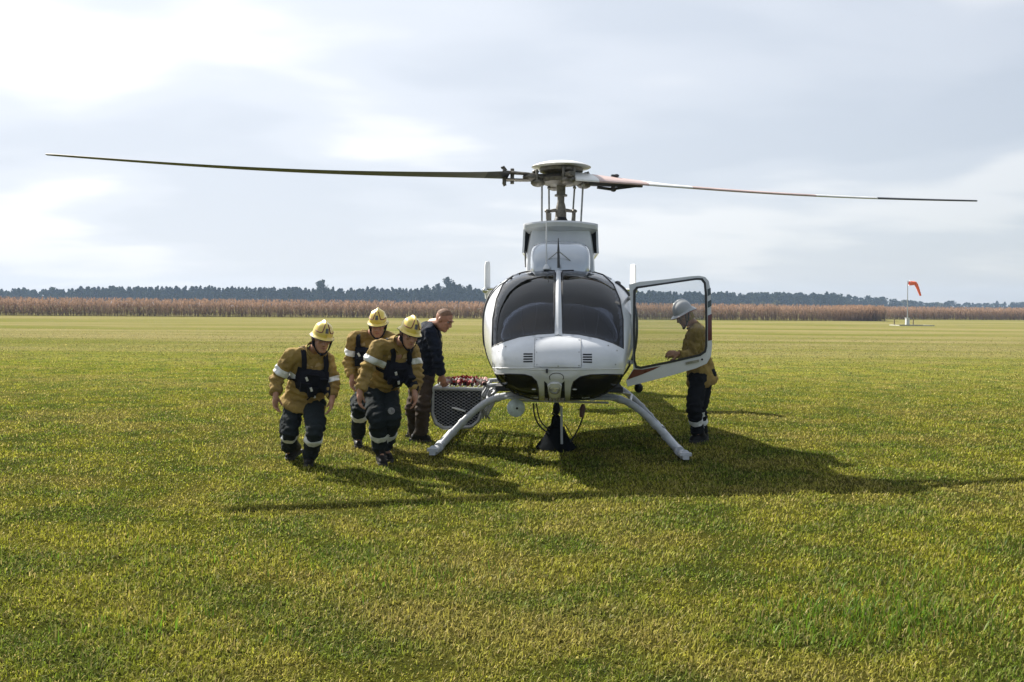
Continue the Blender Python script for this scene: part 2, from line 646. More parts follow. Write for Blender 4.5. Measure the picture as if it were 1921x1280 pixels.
def vnoise(x, y, s, seed):
    """smooth value noise on numpy arrays"""
    rg = np.random.default_rng(seed)
    tab = rg.random((64, 64))
    X, Y = x * s, y * s
    xi, yi = np.floor(X).astype(int), np.floor(Y).astype(int)
    fx, fy = X - xi, Y - yi
    fx, fy = fx * fx * (3 - 2 * fx), fy * fy * (3 - 2 * fy)
    a, b = tab[xi % 64, yi % 64], tab[(xi + 1) % 64, yi % 64]
    c, d = tab[xi % 64, (yi + 1) % 64], tab[(xi + 1) % 64, (yi + 1) % 64]
    return (a * (1 - fx) + b * fx) * (1 - fy) + (c * (1 - fx) + d * fx) * fy


NB = 980000
yy = np.exp(RNG.uniform(math.log(2.6), math.log(55.0), NB))
keep_x = RNG.uniform(-1, 1, NB) * (0.70 * yy + 2.2)
clump = vnoise(keep_x, yy, 7.0, 3) * 0.6 + vnoise(keep_x, yy, 2.2, 5) * 0.4
ok = RNG.random(NB) < np.clip(0.25 + 1.35 * clump, 0, 1) * np.clip((55.0 - yy) / 42.0, 0, 1) ** 1.3
gx, gy, clump = keep_x[ok], yy[ok], clump[ok]
n = len(gx)
dist = np.maximum(gy / 3.5, 1.0)
ln = RNG.uniform(0.018, 0.044, n) * (0.75 + 0.6 * clump)
wd = RNG.uniform(0.0032, 0.0062, n) * dist ** 0.75
lean = np.clip(RNG.normal(0.98, 0.36, n), 0.1, 1.6)
tint = np.stack([np.clip(RNG.normal(1.26, 0.42, n), 0.3, 2.4), np.clip(RNG.random(n) ** 4 * 0.9, 0, 1)], 1)
gmesh = grass_mesh('grass', np.stack([gx, gy], 1), ln, wd, lean, tint, RNG.uniform(0, 2 * math.pi, n))
tag(link('grass', gmesh, blade_material('grass_blade')), 'short mown grass with dry straw mixed in covering the airfield', 'grass', kind='stuff')

# a rougher, greener patch at the lower right, and a few tufts
tx, ty = [], []
for (px, py, sx, sy, k) in ((1690, 1165, .32, .16, 900), (1590, 1150, .22, .10, 350), (1800, 1090, .5, .22, 450), (1560, 1200, .15, .08, 160),
                            (330, 1180, .3, .12, 160), (760, 1085, .35, .16, 240), (1890, 1030, .3, .2, 200), (420, 1050, .4, .2, 220)):
    g0 = G(px, py)
    tx += list(RNG.normal(g0.x, sx, k))
    ty += list(RNG.normal(g0.y, sy, k))
tx, ty = np.array(tx), np.array(ty)
k = len(tx)
tint = np.stack([np.clip(RNG.normal(1.0, 0.3, k), 0.3, 1.8), np.clip(RNG.random(k) ** 4, 0, 1)], 1)
tm = grass_mesh('tall_grass', np.stack([tx, ty], 1), RNG.uniform(0.045, 0.10, k), RNG.uniform(0.004, 0.008, k), np.clip(RNG.normal(0.7, 0.3, k), 0.1, 1.4), tint, RNG.uniform(0, 6.28, k))
tag(link('tall_grass', tm, blade_material('green_blade', True)), 'longer bright green grass tufts growing through the mown field', 'grass', kind='stuff')


# ---- the standing dry maize beyond the field
def attr_leaf_material(name, base, dark, transl=0.3):
    m, nt = new_mat(name)
    at = nd(nt, 'ShaderNodeAttribute', attribute_name='tint')
    spx = nd(nt, 'ShaderNodeSeparateColor', {0: at.outputs['Color']})
    c = nd(nt, 'ShaderNodeMixRGB', {0: spx.outputs[0], 1: col4(dark), 2: col4(base)})
    d = nd(nt, 'ShaderNodeBsdfDiffuse', {'Color': c.outputs[0]})
    t = nd(nt, 'ShaderNodeBsdfTranslucent', {'Color': c.outputs[0]})
    mx = nd(nt, 'ShaderNodeMixShader', {0: transl, 1: d.outputs[0], 2: t.outputs[0]})
    nd(nt, 'ShaderNodeOutputMaterial', {'Surface': mx.outputs[0]})
    return m


def poly_mesh(name, verts, quads, tint=None):
    me = bpy.data.meshes.new(name)
    verts = np.asarray(verts, np.float32)
    quads = np.asarray(quads, np.int32)
    me.vertices.add(len(verts))
    me.vertices.foreach_set('co', verts.reshape(-1))
    me.loops.add(quads.size)
    me.loops.foreach_set('vertex_index', quads.reshape(-1))
    me.polygons.add(len(quads))
    me.polygons.foreach_set('loop_start', (np.arange(len(quads)) * quads.shape[1]).astype(np.int32))
    me.update(calc_edges=True)
    if tint is not None:
        at = me.attributes.new('tint', 'FLOAT_COLOR', 'POINT')
        t4 = np.stack([tint, tint, tint, np.ones(len(tint))], 1).astype(np.float32)
        at.data.foreach_set('color', t4.reshape(-1))
    return me


def maize_plant(seed):
    rg = random.Random(seed)
    vs_, qs = [], []

    def strip(pts, w, ang):
        s = np.array([-math.sin(ang), math.cos(ang), 0.0])
        o = len(vs_)
        for i, p in enumerate(pts):
            ww = w * (1 - 0.75 * i / (len(pts) - 1))
            vs_.append(np.array(p) - s * ww / 2)
            vs_.append(np.array(p) + s * ww / 2)
        for i in range(len(pts) - 1):
            a = o + 2 * i
            qs.append((a, a + 1, a + 3, a + 2))
    h = 1.85
    for a in (0, 1.57):
        strip([(0, 0, 0), (0.02, 0, h * 0.5), (0.0, 0.02, h)], 0.035, a)
    for i in range(11):
        z = 0.35 + i * 0.145 + rg.uniform(-.04, .04)
        a = rg.uniform(0, 6.28)
        L = rg.uniform(0.35, 0.65)
        up = rg.uniform(0.02, 0.25)
        strip([(0, 0, z), (math.cos(a) * L * .45, math.sin(a) * L * .45, z + up), (math.cos(a) * L * .9, math.sin(a) * L * .9, z - rg.uniform(.1, .5))], rg.uniform(.06, .10), a)
    for i in range(5):
        a = rg.uniform(0, 6.28)
        strip([(0, 0, h - .03), (math.cos(a) * .06, math.sin(a) * .06, h + .14), (math.cos(a) * .14, math.sin(a) * .14, h + rg.uniform(.14, .26))], 0.03, a)
    return np.array(vs_), np.array(qs)


protos = [maize_plant(i) for i in range(6)]
MZ_A, MZ_B = V((-150, 90.8, 0)), V((52.6, 124.0, 0))      # the near edge of the crop, then it steps back
MZ_C, MZ_D = V((55.5, 140.0, 0)), V((64.0, 149.5, 0))
MZ_E = V((230.0, 195.0, 0))


def plants(name, label, segs, rows, gap, hs):
    V_, Q_, T_ = [], [], []
    o = 0
    for a, b in segs:
        t = (b - a)
        L = t.length
        t.normalize()
        nrm = V((-t.y, t.x, 0))
        for r_ in range(rows):
            back = r_ * 0.62 if r_ < 7 else 7 * 0.62 + (r_ - 7) * 1.6
            cnt = int(L / (gap * (1 if r_ < 5 else 1.5)))
            for i in range(cnt):
                q = a + t * (L * (i + random.random()) / cnt) + nrm * (back + random.uniform(-.12, .12))
                vv, qq = protos[random.randrange(6)]
                w = hs * random.uniform(0.86, 1.10)
                an = random.uniform(0, 6.28)
                c, s = math.cos(an), math.sin(an)
                x = vv[:, 0] * c - vv[:, 1] * s + q.x + vv[:, 2] * random.uniform(-.05, .05)
                y = vv[:, 0] * s + vv[:, 1] * c + q.y
                z = vv[:, 2] * w
                V_.append(np.stack([x, y, z], 1))
                Q_.append(qq + o)
                # tint runs darker and greyer towards the foot of each plant
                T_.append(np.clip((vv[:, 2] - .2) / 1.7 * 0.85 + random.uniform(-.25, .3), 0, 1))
                o += len(vv)
    me = poly_mesh(name, np.concatenate(V_), np.concatenate(Q_), np.concatenate(T_))
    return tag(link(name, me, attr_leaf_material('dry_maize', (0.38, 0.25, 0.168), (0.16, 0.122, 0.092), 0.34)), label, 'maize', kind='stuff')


plants('maize_crop', 'tall dry reddish brown maize standing along the far edge of the grass', [(MZ_A, MZ_B), (MZ_B, MZ_C), (MZ_D, MZ_E)], 9, 0.30, 1.05)

# ---- trees on the horizon
leaf_m = attr_leaf_material('far_foliage', (0.048, 0.062, 0.038), (0.020, 0.030, 0.022), 0.2)
pale_m = attr_leaf_material('far_pale_foliage', (0.13, 0.135, 0.085), (0.06, 0.07, 0.045), 0.25)
bark_m = mat('far_bark', (0.12, 0.10, 0.085), 0.9)


def tree_mesh(name, seed, h, w, base, leaves, leaf, lobes, tall=True):
    """tapered trunk, limbs and a crown of many leaf clumps in lobes; unit metres"""
    rg = np.random.default_rng(seed)
    mb = MB()
    mb.tube([(0, 0, -0.1), (0.1, 0.05, h * 0.35), (0.0, 0.15, h * 0.8)], [0.02 * h, 0.014 * h, 0.004 * h], 6)
    cents = []
    for i in range(lobes):
        f = (i + 0.5) / lobes
        z = base + (h - base) * (f * 0.92 + 0.04)
        rr = w * 0.5 * (math.sin(math.pi * min(1, 0.18 + 0.8 * f)) if tall else math.sqrt(max(0.05, 1 - (2 * f - 0.85) ** 2 * 0.8)))
        a = rg.uniform(0, 6.28)
        c = V((math.cos(a) * rr * rg.uniform(.2, .75), math.sin(a) * rr * rg.uniform(.2, .75), z))
        cents.append((c, rr * rg.uniform(0.45, 0.75) + 0.25))
        mb.tube([(0.05, 0.05, max(base * .8, z - (h - base) * .25)), tuple((c + V((0, 0, -.2))) * 1.0)], [0.006 * h, 0.003 * h], 4)
    trunk = mb.mesh(name + '_wood', smooth=False)
    nv = len(trunk.vertices)
    co = np.zeros(nv * 3, np.float32)
    trunk.vertices.foreach_get('co', co)
    wood_faces = [tuple(p.vertices) for p in trunk.polygons]
    bpy.data.meshes.remove(trunk)
    pts, tt = [], []
    for _ in range(leaves):
        c, rr = cents[rg.integers(len(cents))]
        d = rg.normal(size=3)
        d /= np.linalg.norm(d)
        p = np.array(c) + d * rr * rg.uniform(.35, 1.08) * np.array([1, 1, 0.85 if not tall else 1.1])
        a1, a2 = rg.normal(size=3), rg.normal(size=3)
        a1 /= np.linalg.norm(a1)
        a2 -= a1 * a1.dot(a2)
        a2 /= np.linalg.norm(a2)
        s = leaf * rg.uniform(.5, 1.2)
        pts += [p - a1 * s, p + a2 * s * .7, p + a1 * s, p - a2 * s * .7]
        tt += [np.clip(rg.normal(.5, .3), 0, 1)] * 4
    verts = np.concatenate([co.reshape(-1, 3), np.array(pts)])
    faces = wood_faces + [tuple(nv + 4 * i + j for j in range(4)) for i in range(leaves)]
    me = bpy.data.meshes.new(name)
    me.from_pydata(verts.tolist(), [], faces)
    me.polygons.foreach_set('material_index', [0] * len(wood_faces) + [1] * leaves)
    at = me.attributes.new('tint', 'FLOAT_COLOR', 'POINT')
    t = np.concatenate([np.zeros(nv), np.array(tt)])
    at.data.foreach_set('color', np.stack([t, t, t, np.ones(len(t))], 1).astype(np.float32).reshape(-1))
    me.update()
    return me


TALL = [tree_mesh('tall_tree', 10 + i, 12.0, 4.4 + .5 * (i % 3), 3.2, 420, 0.55, 9) for i in range(6)]
ROUND = [tree_mesh('round_tree', 40 + i, 9.0, 8.0, 1.6, 620, 0.60, 12, False) for i in range(5)]
BIG = [tree_mesh('big_tree', 60 + i, 17.0, 9.0, 5.0, 900, 0.62, 13, False) for i in range(3)]
for lst, pale in ((TALL, False), (ROUND, False), (BIG, False)):
    for me in lst:
        me.materials.append(bark_m)
        me.materials.append(leaf_m)
PALE = []
for me in ROUND[:3]:
    c = me.copy()
    c.materials[1] = pale_m
    PALE.append(c)


def plant_tree(name, me, x, y, s, label, group, sz=None):
    o = bpy.data.objects.new(name, me)
    COL.objects.link(o)
    o.location = (x, y, 0)
    o.rotation_euler = (0, 0, random.uniform(0, 6.28))
    o.scale = (s, s, sz or s)
    return tag(o, label, 'tree', group)


def row(x0, x1, n, Y, dY, top0, top1, meshes, label, group, name='tree', wmul=1.0):
    """n trees between two pixel columns; top0/top1 are where their tops show in the photograph"""
    for i in range(n):
        f = (i + random.uniform(.1, .9)) / n
        px = x0 + (x1 - x0) * f
        Yd = Y + random.uniform(-dY, dY)
        top = top0 + (top1 - top0) * f + random.gauss(0, 1.7)
        q = P(px, top, Yd)
        me = meshes[random.randrange(len(meshes))]
        h0 = max(v_.co.z for v_ in me.vertices) if me.name not in HMAX else HMAX[me.name]
        HMAX[me.name] = h0
        sz = max(0.3, q.z / h0)
        plant_tree(name, me, q.x, Yd, sz * wmul * random.uniform(.85, 1.2), label, group, sz)


HMAX = {}
LG = 'trees in the row left of the helicopter'
row(-420, 150, 46, 480, 14, 540, 541, TALL, 'slim dark tree at the far left end of the hazy horizon row', LG)
row(85, 150, 6, 500, 10, 543, 544, TALL, 'slightly lower tree in the dip near the left end of the hazy row', LG)
row(150, 360, 32, 480, 12, 537, 538, TALL, 'slim dark tree in the even stretch of row left of the firefighters', LG)
row(360, 560, 30, 480, 12, 537, 539, TALL, 'slim dark tree in the row just left above the farthest left firefighter', LG)
row(550, 680, 20, 480, 12, 540, 541, TALL, 'slim dark tree in the row above the farthest left firefighter', LG)
row(680, 800, 20, 480, 12, 540, 541, TALL, 'slim dark tree in the row above the two right firefighters', LG)
row(790, 920, 18, 485, 12, 539, 541, TALL, 'slim dark tree under the big clump left of the helicopter nose', LG)
row(920, 1200, 34, 485, 12, 541, 546, TALL, 'slim dark tree of the row hidden behind the helicopter', LG)
row(594, 606, 2, 470, 4, 522, 524, BIG[:2], 'tall open crowned tree rising above the long row left of the firefighters', 'tall trees rising above the row', wmul=0.8)
row(800, 885, 6, 474, 8, 531, 532, BIG, 'big rounded tree in the clump above the man in the dark jacket', 'big trees in the clump above the man')
row(838, 850, 1, 470, 4, 523, 524, BIG, 'tallest rounded tree, at the middle of the clump above the man in the dark jacket', None)
row(1200, 1335, 22, 505, 14, 546, 548, TALL + ROUND[:2], 'dark tree of the even wood seen through the open door window', 'trees in the wood beside the door')
row(1335, 1578, 40, 505, 14, 548, 551, TALL + ROUND[:2], 'dark dense tree in the even wood right of the open door', 'trees in the wood beside the door')
row(1570, 1690, 9, 560, 14, 553, 562, ROUND, 'pale rounded tree at the lower end of the wood left of the windsock', 'rounded trees left of the windsock')
row(1690, 1780, 8, 590, 14, 562, 566, PALE + ROUND, 'low greyish rounded tree in the clump behind the windsock', 'rounded trees behind the windsock')
row(1780, 2350, 42, 640, 20, 566, 569, ROUND + TALL[:2], 'small far tree on the low horizon right of the windsock', 'small trees right of the windsock')
row(1380, 1470, 4, 440, 8, 566, 566, PALE, 'pale low bush standing before the dark wood', 'pale bushes before the wood', name='bush')

# the body of the woods behind the first trees: reads as one dark mass
wv, wq, wtint = [], [], []
wrg = np.random.default_rng(5)
for (x0, x1, Y, t0, t1, cnt) in ((-420, 560, 505, 545, 545, 12500), (540, 1200, 505, 547, 552, 8000), (1180, 1580, 525, 552, 556, 6000),
                                 (1560, 1760, 620, 567, 572, 2200), (1740, 2400, 670, 573, 576, 5200)):
    for i in range(cnt):
        f = wrg.random()
        px = x0 + (x1 - x0) * f
        Yd = Y + wrg.uniform(-10, 18)
        top = P(px, t0 + (t1 - t0) * f + 3.5 * math.sin(px * 0.11) + 2 * math.sin(px * 0.37), Yd)
        z = top.z * wrg.random() ** 0.6
        p = np.array([top.x, Yd, z])
        a1, a2 = wrg.normal(size=3), wrg.normal(size=3)
        a1 /= np.linalg.norm(a1)
        a2 -= a1 * a1.dot(a2)
        a2 /= np.linalg.norm(a2)
        s = wrg.uniform(.6, 1.3)
        b = len(wv)
        wv += [p - a1 * s, p + a2 * s * .8, p + a1 * s, p - a2 * s * .8]
        wq.append((b, b + 1, b + 2, b + 3))
        wtint += [float(np.clip(wrg.normal(.35, .25), 0, 1))] * 4
wme = poly_mesh('woodland', np.array(wv), np.array(wq), np.array(wtint))
tag(link('woodland', wme, leaf_m), 'dark hazy mass of woodland along the horizon behind the rows of trees', 'woodland', kind='stuff')

# ---- the air: pale haze round everything
hm, hnt = new_mat('haze_air')
pv = nd(hnt, 'ShaderNodeVolumePrincipled', {'Color': (0.50, 0.68, 1.0, 1), 'Density': 0.00032, 'Anisotropy': 0.0})
nd(hnt, 'ShaderNodeOutputMaterial', {'Volume': pv.outputs[0]})
hb = MB().box((0, 0, 10.5), (2 * FIELD_R + 20, 2 * FIELD_R + 20, 23))
tag(link('haze', hb.mesh('haze', smooth=False), hm), 'thin pale blue haze over the whole airfield', kind='stuff')

# ---- the windsock and its marked pad
WY = 95.0
w0 = P(1702, 610, WY)
w0.z = 0
wtop = P(1700.5, 527.5, WY)
H_ = wtop.z
ws = thing('windsock', 'drooping orange windsock on a thin grey mast by the crop edge', 'windsock', (w0.x, w0.y, 0))
mb = MB().tube([(0, 0, 0), (0, 0, 1.0), (-0.08, 0, H_)], [0.07, 0.055, 0.035], 10)
link('mast', mb.mesh('mast'), mat('galvanised_mast', (0.34, 0.35, 0.35), 0.5, metal=0.3), ws)
mb = MB().box((0, 0, 0.35), (0.34, 0.34, 0.70)).box((0, 0, 0.72), (0.42, 0.42, 0.05))
link('pedestal', mb.mesh('pedestal', False), M['white'], ws)
orange = mat('orange_nylon', (0.80, 0.13, 0.03), 0.7, var=0.25, scale=4, bump=0.2)
s0 = P(1706, 531.5, WY) - V((w0.x, w0.y, 0))
s1 = P(1717, 532, WY) - V((w0.x, w0.y, 0))
s2 = P(1721, 539, WY) - V((w0.x, w0.y, 0))
s3 = P(1727, 555, WY) - V((w0.x, w0.y, 0))
path = smooth_path([s0, s0.lerp(s1, .5), s1, s2, s2.lerp(s3, .5), s3], 5)
k = len(path)
rad = [0.25 - 0.15 * i / (k - 1) + 0.012 * math.sin(i * 2.1) for i in range(k)]
mb = MB().tube(path, rad, 16, caps=False)
so = link('sock', mb.mesh('sock'), orange, ws)
so.modifiers.new('thickness', 'SOLIDIFY').thickness = 0.01
mb = MB().tube([(-0.08, 0, s0.z), (s0.x, 0, s0.z)], 0.025, 8)
n0 = 18
mb.tube([s0 + V((0, 0.25 * math.cos(2 * math.pi * i / n0), 0.25 * math.sin(2 * math.pi * i / n0))) for i in range(n0 + 1)], 0.022, 6)
link('hoop', mb.mesh('hoop'), M['steel'], ws)

pad = MB()
c = G(1712, 611.5)
for (dx, dy, sx, sy) in ((0, -.9, 3.5, 0.14), (0, 1.3, 3.5, 0.14), (-1.68, .2, .14, 2.05), (1.68, .2, .14, 2.05)):
    pad.box((c.x + dx, c.y + dy, 0.045), (sx, sy, 0.09))
tag(link('pad_border', pad.mesh('pad_border', False), mat('whitewashed_board', (0.34, 0.33, 0.28), 0.8, var=.3)), 'low white board frame on the grass around the windsock foot', 'border')
for (px, lab) in ((1677.5, 'short dark wooden post left of the windsock pad'), (1713, 'short pale post just right of the windsock mast')):
    q = G(px, 611)
    pm = MB().tube([(q.x, q.y, -.05), (q.x, q.y, .6), (q.x, q.y, .66)], [0.055, 0.055, 0.03], 8)
    tag(link('post', pm.mesh('post'), mat('post_wood', (0.16, 0.12, 0.08), 0.85, var=.4)), lab, 'post')
# ================================================================== THE HELICOPTER
HX, HY = 0.542, 10.05
HROT = -math.atan2(HX, HY)
DC = math.hypot(HX, HY)
heli = thing('helicopter', 'white helicopter facing the camera with its cabin door open and rotor overhead', 'helicopter', (HX, HY, 0), HROT)
HM = Matrix.Translation((HX, HY, 0)) @ Matrix.Rotation(HROT, 4, 'Z')
HI = HM.inverted()
C0 = HI @ V((0, 0, CAM_H))


def hl(px, py, d):
    """helicopter-local point seen at a pixel, d metres ahead of the camera along the helicopter's axis"""
    r = HI.to_3x3() @ ray(px, py)
    return C0 + r * (d / r.y)


def hproj(p):
    return project(HM @ V(p))


def hpart(name, mb, material, parent=None, smooth=True, label=None):
    me = mb.mesh(name, smooth) if isinstance(mb, MB) else mb
    o = link(name, me, material, parent or heli)
    return tag(o, label)


# ---- hull shape: superellipse sections along the axis (d = metres from the camera)
TD = np.array([7.84, 7.89, 7.99, 8.15, 8.22, 8.32, 8.44, 8.60, 8.75, 8.90, 9.20, 10.5, 11.2, 11.8, 12.4])
TT = np.array([0.99, 1.09, 1.185, 1.255, 1.38, 1.52, 1.64, 1.745, 1.815, 1.865, 1.905, 1.93, 1.93, 1.90, 1.84])
TB = np.array([0.90, 0.79, 0.70, 0.645, 0.632, 0.62, 0.61, 0.60, 0.595, 0.59, 0.59, 0.60, 0.68, 0.95, 1.32])
TW = np.array([0.12, 0.34, 0.51, 0.60, 0.622, 0.648, 0.675, 0.710, 0.74, 0.765, 0.80, 0.80, 0.70, 0.48, 0.25])
dd = np.linspace(TD[0], TD[-1], 400)


def smooth_tab(t):
    a = np.interp(dd, TD, t)
    k = np.ones(9) / 9
    return np.convolve(np.pad(a, 4, mode='edge'), k, mode='valid')


ST, SB, SW = smooth_tab(TT), smooth_tab(TB), smooth_tab(TW)
NEXP = 2.5


def sec(d):
    return float(np.interp(d, dd, ST)), float(np.interp(d, dd, SB)), float(np.interp(d, dd, SW))


def hull_f(p):
    d = p.y + DC
    if d < TD[0]:
        return 4.0 + (TD[0] - d) * 10
    t, b, w = sec(d)
    zc = b + 0.56 * (t - b)
    h = (t - zc) if p.z > zc else (zc - b)
    return (abs(p.x) / w) ** NEXP + (abs(p.z - zc) / h) ** NEXP


def hull_n(p):
    e_ = 0.01
    g = V([hull_f(p + V(q) * e_) - hull_f(p - V(q) * e_) for q in ((1, 0, 0), (0, 1, 0), (0, 0, 1))])
    if g.length < 1e-9 or p.y + DC < TD[0] + .012:
        return V((0, -1, 0))
    return g.normalized()


def hull_hit(px, py):
    for i in range(60):
        p = hull_hit0(px, py)
        if p is not None:
            return p
        px += (1047 - px) * .004
        py += (600 - py) * .004
    return hull_hit0(px, py, True)


def hull_hit0(px, py, force=False):
    r = HI.to_3x3() @ ray(px, py)
    r = r / r.y
    best, bf, lo = None, 1e9, None
    d = 7.60
    while d < 9.5:
        f = hull_f(C0 + r * d)
        if f < bf:
            bf, best = f, d
        if f <= 1.0:
            lo = d
            break
        d += 0.03
    if lo is None and not force:
        return None
    if lo is None:
        p = C0 + r * best
        # nearest silhouette: pull towards the axis until on the hull
        t, b, w = sec(p.y + DC)
        zc = b + 0.56 * (t - b)
        s = bf ** (-1 / NEXP)
        return V((p.x * s, p.y, zc + (p.z - zc) * s))
    a, b = lo - 0.03, lo
    for _ in range(16):
        m_ = (a + b) / 2
        if hull_f(C0 + r * m_) <= 1:
            b = m_
        else:
            a = m_
    return C0 + r * b


def hull_map(off):
    def f(x, y):
        p = hull_hit(x, y)
        return p + hull_n(p) * off
    return f


# ---- outlines on the nose, read off the photograph
base_top = [(924, 652), (945, 643), (975, 634), (1008, 629), (1040, 627), (1055, 627), (1087, 629.5), (1120, 636), (1148, 645), (1168, 655)]
WS_L = round_poly([(1040, 509), (1012, 508), (986, 510), (963, 517), (944, 534), (932, 562), (925, 600), (924, 651.5)] , 0) + [(945, 642.5), (975, 633.5), (1008, 628.5), (1040, 626.5)]
WS_R = [(1055, 509), (1085, 508), (1110, 510), (1132, 517), (1150, 534), (1162, 562), (1168, 600), (1168.5, 654)] + [(1148, 644.5), (1120, 635.5), (1087, 629), (1055, 626.5)]
CHIN_L = [(927, 702), (958, 701.5), (985, 702.5), (998, 706), (1007, 715), (1010, 727), (1011, 749), (985, 749), (952, 748), (940, 741), (931, 724)]
CHIN_R = [(1166, 702.5), (1135, 702), (1106, 703), (1088, 706.5), (1076, 715), (1072, 727), (1070, 749), (1100, 749), (1140, 748.5), (1153, 741), (1162, 724)]
nose_out = base_top + [(1168, 675), (1167, 701.5)] + [(1166, 702.5)] + CHIN_R[1:8] + [(1070, 752), (1011, 752)] + list(reversed(CHIN_L[1:8]))[1:] + [(927, 702), (925.5, 701), (924.5, 675)]
front_mask = [(924, 652), (925, 600), (932, 562), (944, 534), (963, 517), (986, 510), (1012, 508), (1085, 508), (1110, 510), (1132, 517), (1150, 534), (1162, 562), (1168, 600), (1168, 655),
              (1167, 702), (1162, 724), (1153, 741), (1140, 748), (952, 748), (940, 741), (931, 724), (926, 702)]
cxm = sum(p[0] for p in front_mask) / len(front_mask)
mask_small = [(cxm + (x - cxm) * 0.985, 628 + (y - 628) * 0.985) for x, y in front_mask]

hpart('windshield', patch(WS_L, [], 7, hull_map(0.004), hull_map(-0.002)), M['windshield'])
hpart('windshield', patch(WS_R, [], 7, hull_map(0.004), hull_map(-0.002)), M['windshield'])
nose = hpart('nose', patch(nose_out, [], 6, hull_map(0.008), hull_map(-0.02)), M['white'])
hpart('chin_window', patch(CHIN_L, [], 6, hull_map(0.003), hull_map(-0.004)), M['chin'])
hpart('chin_window', patch(CHIN_R, [], 6, hull_map(0.003), hull_map(-0.004)), M['chin'])

# dark frame inside the panes, and the pale head lining
up_ = [(x, y) for x, y in mask_small[:14]]
for seg in (mask_small[0:7], mask_small[7:14]):
    mb = MB().tube(smooth_path([hull_map(-0.026)(x, y) for x, y in densify(list(seg), 10)[:-6]], 2), 0.010, 8)
    hpart('windshield_frame', mb, M['cavity'])
# centre post of the windshield
mb = MB()
rings = []
for i in range(15):
    f = i / 14
    y = 505 + (631 - 505) * f
    w = 4.0 + 3.2 * f
    pl, pr, pm_ = hull_hit(1047.5 - w, y), hull_hit(1047.5 + w, y), hull_hit(1047.5, y)
    nn = hull_n(pm_)
    rings.append([pl - nn * .02, pl + nn * .010, pm_ + nn * .022, pr + nn * .010, pr - nn * .02])
mb.rings(rings)
hpart('windshield_post', mb, M['white'])
# seals round the panes
for out in (WS_L, WS_R):
    mb = MB().tube([hull_map(0.006)(x, y) for x, y in densify(out, 8)] + [hull_map(0.006)(*out[0])], 0.0065, 6)
    hpart('windshield_seal', mb, M['seal'])
for out in (CHIN_L, CHIN_R):
    mb = MB().tube([hull_map(0.007)(x, y) for x, y in densify(out, 6)] + [hull_map(0.007)(*out[0])], 0.0055, 6)
    hpart('window_seal', mb, M['seal'])
# white lip over the windshield
mb = MB().tube([hull_map(0.004)(x, y) for x, y in [(950, 524), (965, 514), (986, 508), (1012, 506), (1047, 505.5), (1085, 506), (1110, 508), (1130, 514), (1146, 524)]], 0.013, 8, flat=0.6)
hpart('roof_lip', mb, M['white'])

# access panel, louvres, seam and fittings on the nose (sub-parts of the nose)
panel = [(1004, 636), (1047, 633), (1089, 637.5), (1090, 689.5), (1003, 688.5)]
hpart('access_panel', patch(panel, [], 6, hull_map(0.0125), hull_map(0.006)), M['white'], nose)
mb = MB().tube([hull_map(0.0105)(x, y) for x, y in densify(panel + [panel[0]], 5)], 0.0028, 5)
hpart('panel_gap', mb, M['seal'], nose)
for (x0, x1, y0) in ((982.5, 999.5, 664), (1093, 1110, 665)):
    for k_ in range(4):
        yy_ = y0 + k_ * 4.6
        sl = [(x0, yy_), (x1, yy_), (x1, yy_ + 2.4), (x0, yy_ + 2.4)]
        hpart('louvre_slot', patch(sl, [], 3, hull_map(0.0105), hull_map(0.004)), M['black'], nose)
mb = MB().tube([hull_map(0.009)(x, y) for x, y in densify([(926, 690), (960, 692), (1003, 693.5), (1047, 694), (1090, 694), (1135, 693), (1166, 692)], 6)], 0.004, 6)
hpart('nose_seam', mb, M['offwhite'], nose)
mb = MB()
for (x, y) in ((1007, 639), (1007, 662), (1008, 685), (1047, 687), (1086, 686), (1086, 662), (1086, 640), (937, 660), (950, 652), (1140, 650), (1156, 659), (940, 683), (1153, 684)):
    p = hull_hit(x, y)
    mb.lathe(p + hull_n(p) * 0.012, [(0.006, 0), (0.005, 0.003), (0.001, 0.004)], 8, axis=hull_n(p))
hpart('fastener', mb, M['steel'], nose)
# landing light housing in the keel
mb = MB()
for xs_ in (((1021, 714), (1026, 718), (1031, 750), (1022, 750)), ((1059, 714), (1054, 718), (1051, 750), (1060, 750))):
    hpart('keel_slot', patch(list(xs_), [], 4, hull_map(0.0105), hull_map(-0.01)), M['black'], nose)
hous = [(1027, 716), (1055, 716), (1051, 736), (1044, 742), (1036, 742), (1031, 736)]
lh = hpart('light_housing', patch(round_poly(hous, 1), [], 4, hull_map(0.03), hull_map(0.0)), M['offwhite'], nose)
p = hull_hit(1040.5, 728)
na = (hull_n(p) + V((0, -1.2, 0))).normalized()
q = p + na * 0.024
mb = MB().lathe(q, [(0.050, 0), (0.050, 0.014), (0.043, 0.016), (0.040, 0.006)], 24, axis=na)
hpart('light_rim', mb, M['steel'])
mb = MB().lathe(q + na * 0.004, [(0.041, 0), (0.038, 0.004), (0.02, 0.009), (0.001, 0.010)], 24, axis=na)
hpart('landing_light', mb, M['lamp'])
arc = [(1044 + 13.5 * math.cos(R(a)), 708 - 8 * math.sin(R(a))) for a in range(-30, 211, 15)]
mb = MB().tube([hull_map(0.009)(x, y) for x, y in arc], 0.003, 5)
hpart('tow_ring_mark', mb, M['seal'], nose)
mb = MB().box(hull_hit(1026, 696) + V((0, -.02, 0)), (0.02, 0.03, 0.035))
hpart('latch', mb, M['seal'], nose)
mb = MB()
for x in (1025, 1033, 1041, 1049, 1056):
    p = hull_hit(x, 746)
    mb.box(p + V((0, -0.012, -0.012)), (0.028, 0.02, 0.05))
hpart('keel_grille', mb, M['hubmetal'], nose)
